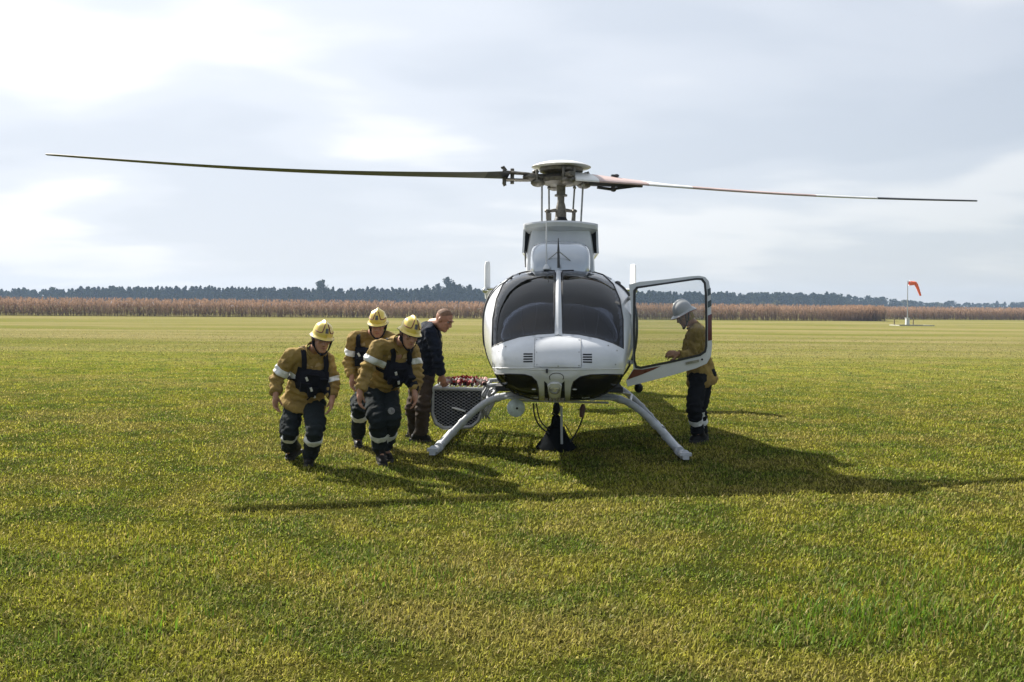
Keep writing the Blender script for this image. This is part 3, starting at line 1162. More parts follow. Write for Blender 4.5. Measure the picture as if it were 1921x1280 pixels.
for x in (1002, 1078):
    p = hull_hit(x, 730)
    mb = MB().ellipsoid(p + hull_n(p) * .006, (0.022, 0.012, 0.008))
    hpart('chin_fitting', mb, M['lamp'])

# ---- hull shell behind the nose, open where the panes are and at the open doorway
mb = MB()
ND, NA = 74, 120
dsx = np.concatenate([np.linspace(7.85, 9.3, 44), np.linspace(9.35, 12.4, ND - 44)])
grid = []
for d in dsx:
    t, b, w = sec(d)
    zc = b + 0.56 * (t - b)
    rg_ = []
    for j in range(NA):
        a = 2 * math.pi * j / NA
        ca, sa = math.cos(a), math.sin(a)
        x = w * math.copysign(abs(ca) ** (2 / NEXP), ca)
        h = (t - zc) if sa > 0 else (zc - b)
        z = zc + h * math.copysign(abs(sa) ** (2 / NEXP), sa)
        rg_.append(V((x, d - DC, z)))
    grid.append(rg_)
DOOR_D, DOOR_Z = (9.02, 9.72), (0.80, 1.76)
vs_ = [p for r_ in grid for p in r_]
fs = []
for i in range(ND - 1):
    for j in range(NA):
        k_ = (j + 1) % NA
        q4 = (i * NA + j, i * NA + k_, (i + 1) * NA + k_, (i + 1) * NA + j)
        c = (vs_[q4[0]] + vs_[q4[1]] + vs_[q4[2]] + vs_[q4[3]]) / 4
        d = c.y + DC
        if d < 9.2:
            x, y = hproj(c)
            if inside(mask_small, x, y) and d < 9.0:
                continue
        if c.x > 0.4 and DOOR_D[0] < d < DOOR_D[1] and DOOR_Z[0] < c.z < DOOR_Z[1]:
            continue
        fs.append(q4)
fs.append(tuple((ND - 1) * NA + j for j in range(NA)))
mb.add(vs_, fs)
me = bpy.data.meshes.new('hull')
me.from_pydata([tuple(p) for p in mb.v], [], mb.f)
bm = bmesh.new()
bm.from_mesh(me)
loose = [v_ for v_ in bm.verts if not v_.link_faces]
bmesh.ops.delete(bm, geom=loose, context='VERTS')
bmesh.ops.recalc_face_normals(bm, faces=bm.faces)
bm.to_mesh(me)
bm.free()
shade(me, 50)
hull = hpart('hull', me, [M['white'], M['cavity']])
so = hull.modifiers.new('skin', 'SOLIDIFY')
so.thickness = 0.022
so.offset = -1.0
so.material_offset = 1


def side_map(sgn, off):
    def f(d, z):
        t, b, w = sec(d)
        zc = b + 0.56 * (t - b)
        h = (t - zc) if z > zc else (zc - b)
        x = w * max(0.0, 1 - (abs(z - zc) / h) ** NEXP) ** (1 / NEXP)
        p = V((sgn * x, d - DC, z))
        return p + hull_n(p) * off
    return f


# side windows and door lines
front_win = round_poly([(9.06, 1.05), (9.70, 1.12), (9.72, 1.72), (9.10, 1.72)], 2)
rear_win = round_poly([(9.95, 1.18), (10.75, 1.20), (10.75, 1.72), (9.92, 1.72)], 2)
for sgn, wins in ((-1, (front_win, rear_win)), (1, (rear_win,))):
    for w_ in wins:
        wo = hpart('side_window', patch(w_, [], 0.06, side_map(sgn, 0.006), side_map(sgn, 0.001)), M['chin'])
        mb = MB().tube([side_map(sgn, 0.006)(*p) for p in densify(w_ + [w_[0]], 0.05)], 0.009, 6)
        hpart('window_seal', mb, M['seal'], wo)
for sgn, dl in ((-1, [(9.0, 0.74), (9.0, 1.2), (9.0, 1.8)]), (-1, [(9.80, 0.74), (9.80, 1.2), (9.80, 1.8)]), (1, [(9.86, 0.74), (9.86, 1.2), (9.86, 1.8)])):
    mb = MB().tube([side_map(sgn, 0.003)(*p) for p in smooth_path([(a, b, 0) for a, b in dl], 8) for p in [(p[0], p[1])]], 0.008, 6)
    hpart('door_seam', mb, M['seal'])
dw = [(DOOR_D[0], DOOR_Z[0]), (DOOR_D[1], DOOR_Z[0]), (DOOR_D[1], DOOR_Z[1]), (DOOR_D[0], DOOR_Z[1])]
mb = MB().tube([side_map(1, 0.002)(*p) for p in densify(dw + [dw[0]], 0.06)], 0.02, 8)
hpart('doorway_seal', mb, M['seal'])
for sgn in (-1, 1):      # burgundy band along the flank
    st = [(9.9, 0.98), (12.2, 1.35), (12.2, 1.47), (9.9, 1.12)]
    hpart('flank_stripe', patch(st, [], 0.1, side_map(sgn, 0.004), side_map(sgn, 0.0005)), M['burgundy'])
# door handle and jettison marks on the closed side
mb = MB().box(side_map(-1, 0.012)(9.68, 0.95), (0.02, 0.11, 0.03))
hpart('door_handle', mb, M['steel'])

# ---- cabin
cab = hpart('bulkhead', MB().box((0, 10.35 - DC, 1.22), (1.40, 0.05, 1.15)), M['cavity'], smooth=False)
mb = MB()
hl_r = []
for d in (8.72, 8.95, 9.3, 9.8, 10.3):
    t, b, w = sec(d)
    hl_r.append([V((w * .80 * math.cos(a), d - DC, t - .12 - .34 * (1 - math.sin(a)) ** 1.4)) for a in [math.pi * (k_ + .5) / 16 for k_ in range(16)]])
ho_ = hpart('head_lining', mb.rings(hl_r, caps=False, closed=False), mat('grey_head_lining', (0.22, 0.21, 0.20), .9, var=.3, scale=5, bump=.3))
ho_.modifiers.new('thickness', 'SOLIDIFY').thickness = .012
hpart('cabin_floor', MB().box((0, 9.35 - DC, 0.72), (1.22, 1.9, 0.05)), M['cavity'], smooth=False)
mb = MB()
gl = [V((-.52, 0, 0)), V((-.40, 0, .12)), V((-.2, 0, .17)), V((.2, 0, .17)), V((.40, 0, .12)), V((.52, 0, 0))]
mb.rings([[V((p.x * .8, 8.30 - DC, 1.06 + p.z)) for p in gl] + [V((.4, 8.30 - DC, .85)), V((-.4, 8.30 - DC, .85))],
          [V((p.x, 8.62 - DC, 1.10 + p.z)) for p in gl] + [V((.5, 8.62 - DC, .85)), V((-.5, 8.62 - DC, .85))]])
ip = hpart('instrument_panel', mb, M['black'])
mb = MB()
for x, z, r_ in ((-.3, 1.06, .04), (-.2, 1.12, .045), (-.08, 1.12, .045), (.05, 1.12, .045), (-.14, 1.0, .04), (.0, 1.0, .04), (.2, 1.06, .05)):
    mb.lathe((x, 8.625 - DC, z), [(r_, 0), (r_, .012), (r_ * .8, .012)], 16, axis=(0, 1, 0))
hpart('gauge', mb, M['steel'], ip)
hpart('console', MB().box((0, 8.95 - DC, .95), (0.22, 0.55, 0.40)), M['black'], smooth=False)
for sx in (-0.33, 0.33):
    mb = MB().ellipsoid((sx, 9.28 - DC, 1.02), (0.24, 0.25, 0.085)).ellipsoid((sx, 9.52 - DC, 1.36), (0.23, 0.085, 0.36)).ellipsoid((sx, 9.56 - DC, 1.72), (0.11, 0.05, 0.09))
    mb.box((sx, 9.3 - DC, .86), (.36, .4, .22))
    s_ = hpart('pilot_seat', mb, M['seat'])
    hb_ = MB()
    for k_ in (-.09, .09):
        hb_.tube([(sx + k_, 9.44 - DC, 1.70), (sx + k_ * .9, 9.42 - DC, 1.4), (sx + k_ * .4, 9.28 - DC, 1.12)], 0.022, 6, flat=.25, hint=V((1, 0, 0)))
    hpart('harness', hb_, M['offwhite'], s_)
mb = MB().tube([(-.33, 8.95 - DC, .75), (-.33, 8.98 - DC, 1.0), (-.33, 9.05 - DC, 1.14)], .014, 8).tube([(-.33, 9.05 - DC, 1.10), (-.33, 9.06 - DC, 1.22)], .022, 8)
hpart('control_stick', mb, M['black'])
mb = MB().box((-.14, 8.78 - DC, 1.56), (.20, .02, .014)).tube([(-.05, 8.72 - DC, 1.62), (-.05, 8.76 - DC, 1.42)], .008, 6).lathe((-.05, 8.74 - DC, 1.40), [(.03, 0), (.035, .03), (.03, .06)], 12)
hpart('compass', mb, M['offwhite'])

# ---- open door
DD0, DD1 = 8.62, 8.95


def door_map(off):
    def f(x, y):
        fr = (x - 1172) / 165.0
        d = DD0 + (DD1 - DD0) * fr
        bulge = 0.05 * math.sin(math.pi * min(1, max(0, (y - 515) / 212.0)))
        return hl(x, y, d - bulge - off)
    return f


def rr(poly, k=2):
    return round_poly(poly, k)


door_out = [(1180, 534), (1200, 529), (1250, 524), (1296, 518.5), (1312, 517.5), (1323, 520), (1330, 528), (1333, 545), (1335, 600), (1336, 648), (1334, 668), (1326, 682),
            (1306, 691), (1262, 704), (1215, 716), (1177, 725.5), (1174.5, 714), (1188, 692), (1186, 640), (1183, 570)]
hole = [(1193, 547), (1197, 541.5), (1250, 533.5), (1306, 525.5), (1315, 526), (1320, 532), (1322, 552), (1323, 600), (1323, 648), (1321, 658), (1312, 664.5), (1262, 676), (1202, 688), (1195, 686), (1192, 676), (1191.5, 610)]
seal = [(1188, 545), (1194, 538), (1250, 530), (1306, 521.8), (1318, 522), (1324, 530), (1326.5, 552), (1327, 600), (1327, 650), (1324.5, 661), (1314, 668.5), (1262, 680.5), (1202, 692.5), (1192, 691), (1188.5, 678), (1187.5, 610)]
door = hpart('cabin_door', patch(door_out, [hole], 6, door_map(0.0), door_map(-0.045)), M['white'])
hpart('window_seal', patch(seal, [hole], 4, door_map(0.006), door_map(-0.05)), M['seal'], door)
hpart('door_window', patch(hole, [], 12, door_map(-0.012), door_map(-0.018)), M['clear'], door)
for poly, m_ in (([(1327.5, 543), (1333.2, 540), (1333.8, 552), (1327.7, 556)], M['stripe']), ([(1327.8, 566), (1334.2, 562), (1334.7, 574), (1328, 578)], M['stripe']),
                 ([(1328, 592), (1335.2, 589), (1335.8, 638), (1328, 640)], M['burgundy'])):
    hpart('door_stripe', patch(poly, [], 4, door_map(0.003), door_map(-0.002)), m_, door)
hpart('door_stripe', patch([(1175.5, 714), (1189, 693), (1205, 693.5), (1240, 687), (1226, 694), (1196, 706), (1180, 711.5)], [], 4, door_map(0.003), door_map(-0.002)), M['burgundy'], door)
hpart('door_handle', patch([(1286, 679.5), (1311, 674.5), (1311.5, 679), (1287, 684.5)], [], 4, door_map(0.014), door_map(-0.002)), M['steel'], door)
p = door_map(0.004)(1317, 674.5)
hpart('door_lock', MB().lathe(p, [(.011, 0), (.011, .006), (.002, .008)], 10, axis=(0, -1, 0)), M['seal'], door)
for y_ in (560, 680):
    hpart('door_hinge', MB().tube([door_map(-.02)(1185, y_), hl(1177, y_, 8.95)], .02, 8), M['steel'], door)
mb = MB().ellipsoid(hl(1198, 728, 9.0), (.045, .06, .05)).tube([hl(1196, 715, 9.0), hl(1198, 728, 9.0)], .02, 8)
hpart('step_foot', mb, M['black'])

# ---- roof fairings
def rr_section(d, hw, z0, z1, n=28, ex=4.0):
    zc, h = (z0 + z1) / 2, (z1 - z0) / 2
    out = []
    for j in range(n):
        a = 2 * math.pi * j / n
        ca, sa = math.cos(a), math.sin(a)
        out.append(V((hw * math.copysign(abs(ca) ** (2 / ex), ca), d - DC, zc + h * math.copysign(abs(sa) ** (2 / ex), sa))))
    return out


mb = MB().rings([rr_section(9.02, .25, 1.80, 1.95), rr_section(9.05, .285, 1.78, 2.06), rr_section(9.11, .302, 1.76, 2.14), rr_section(9.22, .312, 1.74, 2.19), rr_section(9.40, .318, 1.72, 2.215), rr_section(10.2, .318, 1.70, 2.21)])
hpart('roof_fairing', mb, M['gloss'])
def cowl_section(d, k, zt, zb=1.72):
    half = [(.378, zb), (.376, 1.95), (.364, 2.10), (.345, 2.24), (.322, zt - .03), (.29, zt)]
    return [V((x * k, d - DC, min(z, zt))) for x, z in half] + [V((-x * k, d - DC, min(z, zt))) for x, z in reversed(half)]


mb = MB().rings([cowl_section(9.56, .95, 2.37), cowl_section(9.59, .985, 2.385), cowl_section(9.64, 1.0, 2.395), cowl_section(11.0, 1.0, 2.40), cowl_section(12.0, .72, 2.22), cowl_section(12.8, .42, 2.03, 1.66)])
hpart('engine_cowl', mb, M['white'])
# overhanging roof of the intake, with a curved front edge
prof = []
lip = []
for j in range(25):
    a = math.pi * j / 24
    x = -.405 * math.cos(a)
    lip.append((x, 9.60 - 0.14 * math.sin(a) ** 0.7))
zed = lambda x: 2.405 + 0.03 * math.cos(x / .405 * math.pi / 2)
mb = MB()
top_r = [V((x, d - DC, zed(x))) for x, d in lip]
mid_r = [V((x * 1.0, d - DC - .012, zed(x) - .02)) for x, d in lip]
low_r = [V((x * .995, d - DC, zed(x) - .06)) for x, d in lip]
inn_r = [V((x * .86, 9.64 - DC, zed(x) - .15 + .05 * abs(x) / .4)) for x, d in lip]
bk_t = [V((x, 11.2 - DC, zed(x) - .01)) for x, d in lip]
bk_l = [V((x * .99, 11.2 - DC, zed(x) - .12)) for x, d in lip]
mb.rings([bk_l, bk_t, top_r, mid_r, low_r, inn_r], caps=False, closed=False)
hpart('intake_roof', mb, M['white'])
for s in (-1, 1):
    mb = MB()
    pr_ = [(.402, 2.375), (.408, 2.28), (.412, 2.18), (.418, 2.095)]
    outer = [[V((s * x, d - DC, z)) for x, z in pr_] + [V((s * (x - .022), d - DC, z)) for x, z in reversed(pr_)] for d in (9.60, 9.62, 11.0)]
    mb.rings(outer)
    hpart('intake_cheek', mb, M['white'])
    mb = MB()
    rng_ = [[V((s * .392, d - DC, 2.37)), V((s * .396, d - DC, 2.10)), V((s * .362, d - DC, 2.10)), V((s * .343, d - DC, 2.24)), V((s * .322, d - DC, 2.37))] for d in (9.66, 9.69)]
    mb.rings(rng_)
    hpart('air_intake', mb, M['black'])
mb = MB().tube([(-.365, 9.3 - DC, 1.93), (-.373, 9.4 - DC, 2.0), (-.372, 9.4 - DC, 2.1)], .008, 6)
mb2 = MB().tube([(-.3, 9.15 - DC, 2.12), (-.345, 9.15 - DC, 2.07), (-.355, 9.13 - DC, 1.93)], .004, 5).tube([(.3, 9.15 - DC, 2.12), (.345, 9.15 - DC, 2.07), (.355, 9.13 - DC, 1.93)], .004, 5)
hpart('fairing_seam', mb, M['seal'])
# wire cutter, its stays and the whip aerial on the roof
mb = MB()
c0_ = hl(1048, 503, 8.95)
mb.tube([c0_, hl(1047.5, 470, 8.95), hl(1047.5, 447, 8.97)], [.014, .012, .004], 6, flat=.5)
hpart('wire_cutter', mb, M['bladegrey'])
mb = MB().tube([hl(1047, 472, 8.95), hl(1016, 497, 9.1)], .007, 6).tube([hl(1049, 472, 8.95), hl(1087, 503, 9.1)], .007, 6)
hpart('cutter_stay', mb, M['tube'])
mb = MB().tube([hl(1025, 503, 9.0), hl(1025, 490, 9.0), hl(1025, 412, 9.02)], [.012, .008, .004], 6).lathe(hl(1025, 505, 9.0), [(.04, 0), (.03, .03), (.012, .05)], 12)
hpart('whip_aerial', mb, M['white'])

# ---- mast and rotor head
HZ = 2.97
mb = MB().lathe((0, 0, 0), [(.070, 2.38), (.062, 2.60), (.052, 2.66), (.040, 2.70), (.040, 2.76), (.072, 2.765), (.072, 2.785), (.050, 2.79), (.052, 2.92), (.07, 2.95)], 20)
hpart('mast', mb, M['hubmetal'])
mb = MB().lathe((0, 0, 0), [(.115, 2.40), (.105, 2.45), (.07, 2.51), (.055, 2.56), (.035, 2.58)], 20)
hpart('mast_boot', mb, M['black'])
mb = MB().lathe((0, 0, 0), [(.135, 2.40), (.135, 2.425), (.09, 2.43)], 24)
for s in (-1, 1):
    mb.tube([(0, 0, 2.60), (s * .07, -.02, 2.605), (s * .155, -.03, 2.59)], [.03, .02, .016], 8)
    mb.tube([(s * .15, -.03, 2.60), (s * .14, -.02, 2.41)], [.02, .026], 8)
    mb.ellipsoid((s * .155, -.03, 2.595), (.03, .03, .022))
mb.box((-.13, -.05, 2.52), (.05, .05, .1))
sw = hpart('swashplate', mb, M['hubmetal'])
for x, y, x2, z2 in ((-.215, -.10, -.212, 2.40), (-.14, .12, -.13, 2.44), (.155, .12, .128, 2.44), (.245, -.10, .225, 2.40)):
    mb = MB().tube([(x2, y, z2), ((x + x2) / 2, y, 2.64), (x, y, 2.88)], .0105, 8).ellipsoid((x, y, 2.88), (.02, .02, .02)).ellipsoid((x2, y, z2), (.018, .018, .018))
    hpart('pitch_link', mb, M['steel'])
mb = MB().lathe((0, 0, 0), [(.05, 2.885), (.19, 2.895), (.24, 2.915), (.25, 2.955), (.20, 2.985), (.16, 3.0), (.18, 3.02), (.245, 3.04), (.25, 3.075), (.2, 3.085), (.05, 3.09)], 28)
for a in range(4):
    an = R(16 + 180 + 90 * a) if a % 2 == 0 else R(16 + 90 * a)
    dx, dy = math.cos(an), math.sin(an)
    mb.tube([(dx * .12, dy * .12, 2.965), (dx * .34, dy * .34, 2.968), (dx * .42, dy * .42, 2.968)], [.075, .05, .034], 10, flat=.7, hint=V((0, 0, 1)))
    mb.ellipsoid((dx * .27, dy * .27, 2.91), (.085, .085, .05))
    mb.ellipsoid((dx * .30, dy * .30, 3.03), (.04, .04, .022))
    for q_ in (-1, 1):
        mb.lathe((dx * .30 - dy * .06 * q_, dy * .30 + dx * .06 * q_, 2.90), [(.012, 0), (.016, .02), (.016, .13), (.008, .15)], 8)
hub = hpart('rotor_hub', mb, M['hubmetal'])
mb = MB().lathe((0, 0, 0), [(.20, 3.082), (.325, 3.086), (.338, 3.092), (.325, 3.103), (.28, 3.121), (.2, 3.142), (.1, 3.156), (.001, 3.161)], 36)
hpart('hub_cap', mb, M['bladewhite'])


def blade_rings(A, B, r0, r1, pitch0, pitch1, n, chord=.27, thick=.036, taper=0.78):
    """airfoil sections from A to B (root to tip); pitch in degrees about the span"""
    t = (B - A).normalized()
    side0 = V((0, 0, 1)).cross(t).normalized()
    up0 = t.cross(side0)
    af = [(-.30, 0.0), (-.27, .30), (-.15, .52), (.05, .5), (.35, .28), (.70, .02), (.35, -.22), (.05, -.45), (-.15, -.46), (-.27, -.28)]
    out = []
    for i in range(n):
        f = r0 + (r1 - r0) * i / (n - 1)
        c = A.lerp(B, f)
        c.z += 0.05 * math.sin(math.pi * f) * -1
        pit = R(float(np.interp(f, pitch0[0], pitch0[1])))
        s = side0 * math.cos(pit) + up0 * math.sin(pit)
        u_ = t.cross(s)
        ch = chord * (1 - (1 - taper) * f)
        th = thick * (1 - .4 * f)
        if f > .985:
            ch *= .55
        out.append([c + s * (x * ch) + u_ * (z * th) for x, z in af])
    return out


def blade(A, B, bands, p0, p1, root_r):
    mats = []
    idx = {}
    mb_ = MB()
    for (f0, f1, m_) in bands:
        if m_ not in idx:
            idx[m_] = len(mats)
            mats.append(m_)
        mb_.rings(blade_rings(A, B, f0, f1, p0, p1, max(4, int((f1 - f0) * 24)), taper=.75), True, True, idx[m_])
    me_ = mb_.mesh('rotor_blade')
    return link('rotor_blade', me_, [M[m_] for m_ in mats], heli)


an = R(16 + 180)
LA = V((math.cos(an) * .62, math.sin(an) * .62, HZ - .002))
LB = hl(88, 290, DC - 1.44)
bl = blade(LA, LB, [(0.0, 0.055, 'black'), (.0552, .80, 'bladegrey'), (.8002, .93, 'bladegrey'), (.9302, 1, 'bladegrey')], ((0, .08, .4, 1), (9, 4, -1, -6)), 0, 0)
mb = MB()
ax_ = (LB - LA).normalized()
sd_ = V((0, 0, 1)).cross(ax_).normalized()
g0 = LA - ax_ * .24
for zof in (-.035, .035):
    mb.tube([g0 + V((0, 0, zof)), LA + ax_ * .03 + V((0, 0, zof * 1.2))], [.05, .06], 8, flat=.35, hint=V((0, 0, 1)))
for k_ in (.04, -.05):
    mb.tube([LA + ax_ * k_ + V((0, 0, -.085)), LA + ax_ * k_ + V((0, 0, .085))], .022, 8)
mb.tube([LA + ax_ * .02 + V((0, 0, .06)), LA + ax_ * .05 + V((0, 0, .10)), LA + ax_ * .075 + V((0, 0, .085))], .016, 6)
mb.tube([LA + ax_ * .05 + V((0, 0, -.07)), LA + ax_ * .03 + V((0, 0, -.11))], .02, 6)
mb.ellipsoid(g0 - ax_ * .02, (.09, .07, .05))
hpart('blade_grip', mb, M['hubmetal'])

RB = hl(1830, 377, DC + 1.57)
RA = hl(1077, 333, DC - .26)
blade(RA, RB, [(0, .05, 'bladewhite'), (.0502, .16, 'bladered'), (.1602, .26, 'bladewhite'), (.2602, .56, 'bladered'), (.5602, .72, 'bladewhite'), (.7202, 1, 'bladegrey')], ((0, .12, .24, .5, 1), (29, 22, 14, 11.5, 9.5)), 0, 0)
# grip and cuff behind the near end of that blade
q0, q1, q2 = hl(1105, 345, DC + .05), hl(1142, 345, DC + .12), hl(1205, 350, DC + .2)
ax_ = (q2 - q0).normalized()
mb = MB()
mb.tube([q0 - ax_ * .1, q1, q2], [.04, .05, .02], 8, flat=.7, hint=V((0, 0, 1)))
mb.tube([hl(1120, 336, DC + .1), hl(1150, 334, DC + .13), hl(1190, 341, DC + .18)], [.016, .02, .006], 6)
mb.tube([hl(1120, 352, DC + .1), hl(1145, 355, DC + .13), hl(1200, 350, DC + .18)], [.016, .02, .006], 6)
mb.tube([hl(1150, 328, DC + .12), hl(1150, 359, DC + .12)], .024, 8)
mb.ellipsoid(hl(1156, 330, DC + .12), (.035, .03, .02)).ellipsoid(hl(1151, 357, DC + .12), (.03, .03, .02))
hpart('blade_grip', mb, M['bladegrey'])

# ---- tail: boom, stabiliser with finlets, fin, tail rotor
mb = MB()
rings = []
for i in range(12):
    f = i / 11
    d = 12.2 + 4.9 * f
    r_ = .27 - .13 * f
    zc = 1.60 + .10 * f
    rings.append([V((r_ * math.cos(2 * math.pi * j / 24), d - DC, zc + r_ * math.sin(2 * math.pi * j / 24))) for j in range(24)])
mb.rings(rings)
hpart('tail_boom', mb, M['white'])


def wing(c, span, chord, thick, axis):
    mb_ = MB()
    c = V(c)
    prof_ = [(-.5, 0), (-.42, .5), (-.1, .9), (.2, .6), (.5, 0), (.2, -.6), (-.1, -.9), (-.42, -.5)]
    up = V((0, 0, 1)) if axis == 'x' else V((1, 0, 0))
    ax = V((1, 0, 0)) if axis == 'x' else V((0, 0, 1))
    mb_.rings([[c + ax * s + V((0, 1, 0)) * (y * chord) + up * (t_ * thick / 2) for y, t_ in prof_] for s in (-span / 2, span / 2)])
    return mb_


stab = hpart('stabiliser', wing((0, 14.3 - DC, 1.80), 2.30, .42, .05, 'x'), M['white'])
for px, py0, py1 in ((915, 491, 547), (1187, 496, 549)):
    a, b = hl(px, py1, 14.3), hl(px, py0, 14.3)
    sx = -1 if px < 1000 else 1
    mb = MB()
    prof_ = [(-.5, 0), (-.4, .5), (0, .8), (.3, .5), (.5, 0), (.3, -.5), (0, -.8), (-.4, -.5)]
    rg_ = []
    for f, ch in ((-.25, .30), (0, .44), (.85, .40), (.97, .30), (1.0, .2)):
        c = a.lerp(b, f)
        rg_.append([c + V((x_ * .036 - sx * y_ * ch * .12, y_ * ch, 0)) for y_, x_ in prof_])
    mb.rings(rg_)
    hpart('finlet', mb, M['offwhite'])
    mb = MB().ellipsoid(hl(px - 5 if sx < 0 else px + 4, 545, 14.1), (.045, .06, .045))
    hpart('position_light', mb, M['lamp'])
mb = MB()
prof_ = [(-.5, 0), (-.4, .5), (0, .8), (.5, 0), (0, -.8), (-.4, -.5)]
mb.rings([[V((x_ * .05, 16.6 - DC + sh + y_ * ch, z)) for y_, x_ in prof_] for z, sh, ch in ((1.05, .15, .45), (1.5, 0, .75), (1.75, 0, .8), (2.3, .35, .5), (2.55, .5, .4))])
hpart('tail_fin', mb, M['white'])
mb = MB()
for a in (40, 220):
    dz, dy = math.sin(R(a)), math.cos(R(a))
    mb.rings([[V((-.30 + x_ * .02, 16.9 - DC + dy * r_ - dz * y_ * .15, 1.72 + dz * r_ + dy * y_ * .15)) for y_, x_ in prof_] for r_ in (.08, .8)])
mb.tube([(-.1, 16.9 - DC, 1.72), (-.36, 16.9 - DC, 1.72)], .05, 10)
hpart('tail_rotor', mb, M['bladegrey'])

# ---- undercarriage
def cross(d, dz=0.0, k=1.0):
    half = [(0, 0.607), (.30, .607), (.50, .600), (.70, .545), (.86, .435), (1.02, .28), (1.18, .10), (1.235, .05)]
    pts = [V((-x, d - DC, z + dz)) for x, z in reversed(half)] + [V((x, d - DC, z + dz)) for x, z in half[1:]]
    return smooth_path(pts, 5)


for d in (8.98, 10.55):
    mb = MB().tube(cross(d, 0.0 if d < 10 else .015), .036, 14)
    o = hpart('cross_tube', mb, M['tube'])
    for s in (-1, 1):
        cp = [p for p in cross(d, 0.0 if d < 10 else .015)]
        for xx in (.62, .99, 1.10):
            i_ = min(range(1, len(cp) - 1), key=lambda i: abs(cp[i].x - s * xx))
            t_ = (cp[i_ + 1] - cp[i_ - 1]).normalized()
            hpart('tube_clamp', MB().tube([cp[i_] - t_ * .022, cp[i_] + t_ * .022], .042, 14), M['tube'], o)
        hpart('skid_saddle', MB().tube([V((s * 1.225, d - DC - .09, .062)), V((s * 1.225, d - DC + .09, .062))], .05, 12), M['tube'], o)
for s in (-1, 1):
    x = s * 1.24
    pts = smooth_path([V((x, 8.62 - DC, .085)), V((x, 8.72 - DC, .052)), V((x, 9.0 - DC, .045)), V((x, 10.2 - DC, .045)), V((x, 11.25 - DC, .045))], 5)
    mb = MB().tube(pts, .042, 14)
    o = hpart('skid', mb, M['tube'])
    mb = MB().box((x + s * -.0, 8.60 - DC, .085), (.11, .05, .03)).box((x, 8.60 - DC, .062), (.06, .07, .05))
    hpart('skid_toe', mb, M['tube'], o)
    mb = MB()
    for d in (9.25, 9.9, 10.2):
        mb.box((x, d - DC, .008), (.06, .25, .02))
    hpart('wear_shoe', mb, M['hubmetal'], o)
# boarding step on the open-door side
a, b = hl(1198, 768, 9.75), hl(1234, 806, 9.75)
mb = MB()
rot = Matrix.Rotation(math.atan2(b.z - a.z, b.x - a.x) * -1, 3, 'Y')
mb.box((a + b) / 2, ((b - a).length, .55, .035), rot)
for k_ in range(5):
    mb.box((a.lerp(b, .15 + .17 * k_)) + V((.012, 0, .018)), (.012, .55, .012), rot)
mb.tube([(a + b) / 2 + V((0, -.3, -.02)), V((1.0, 8.98 - DC, .33))], .015, 6)
hpart('boarding_step', mb, M['galv'], smooth=False)
for s in (-1, 1):
    mb = MB().tube([V((s * .72, 8.98 - DC, .5)), V((s * .80, 9.7 - DC, .55)), V((s * .72, 10.5 - DC, .5))], .014, 8)
    hpart('brace_tube', mb, M['tube'])
mb = MB().tube([(-.55, 8.9 - DC, .585), (.6, 8.9 - DC, .585)], .017, 8).tube([(-.48, 8.86 - DC, .56), (.5, 8.86 - DC, .55)], .011, 8)
for x in (-.32, -.1, .12, .34):
    mb.box((x, 8.9 - DC, .60), (.05, .06, .07))
hpart('belly_rail', mb, M['tube'])
# round mirror on the cross tube
c = hl(968, 765.5, 8.80)
mb = MB().lathe(c, [(.088, .012), (.092, 0), (.090, -.012), (.07, -.024), (.035, -.032), (.001, -.034)], 28, axis=(0, 1, 0))
mr = hpart('round_mirror', mb, mat('mirror_back', (0.52, 0.60, 0.64), .25, var=.25, scale=14, coat=.4))
hpart('mirror_bolt', MB().lathe(c + V((.012, -.03, 0)), [(.012, 0), (.012, -.012), (.003, -.014)], 10, axis=(0, 1, 0)), M['seal'], mr)
hpart('mirror_bracket', MB().tube([c + V((0, .02, 0)), c + V((.02, .12, .03)), V((-.45, 8.98 - DC, .60))], .012, 6), M['tube'], mr)
# cargo hook, its cables
mb = MB().lathe(hl(1044, 768, 8.98), [(.02, .07), (.035, .045), (.04, 0), (.03, -.04), (.01, -.06)], 14).tube([hl(1040, 770, 8.98), hl(1036, 776, 8.98), hl(1043, 781, 8.98)], .010, 6)
hpart('cargo_hook', mb, M['black'])
mb = MB().tube(smooth_path([hl(1001, 757, 8.95), hl(1003, 780, 8.95), hl(1013, 800, 9.0), hl(1030, 814, 9.05)], 5), .0085, 6)
mb.tube(smooth_path([hl(1006, 757, 9.0), hl(1012, 785, 9.02), hl(1022, 800, 9.05), hl(1031, 806, 9.08)], 5), .007, 6)
mb.tube(smooth_path([hl(1093, 760, 8.95), hl(1093, 783, 8.95), hl(1084, 806, 9.05), hl(1071, 829, 9.15)], 5), .0085, 6)
mb.tube(smooth_path([hl(1058, 795, 9.0), hl(1066, 806, 9.05), hl(1075, 822, 9.12)], 5), .005, 6)
hpart('hook_cable', mb, M['seal'])
mb = MB().tube([hl(1094, 758, 8.95), hl(1093, 766, 8.95), hl(1091, 783, 8.95)], [.014, .03, .022], 10)
hpart('cable_plug', mb, mat('plug_brown', (.09, .03, .02), .5))
mb = MB().tube([hl(1053, 762, 8.9), hl(1054, 833, 8.95)], .012, 8)
hpart('tow_rod', mb, M['tube'])

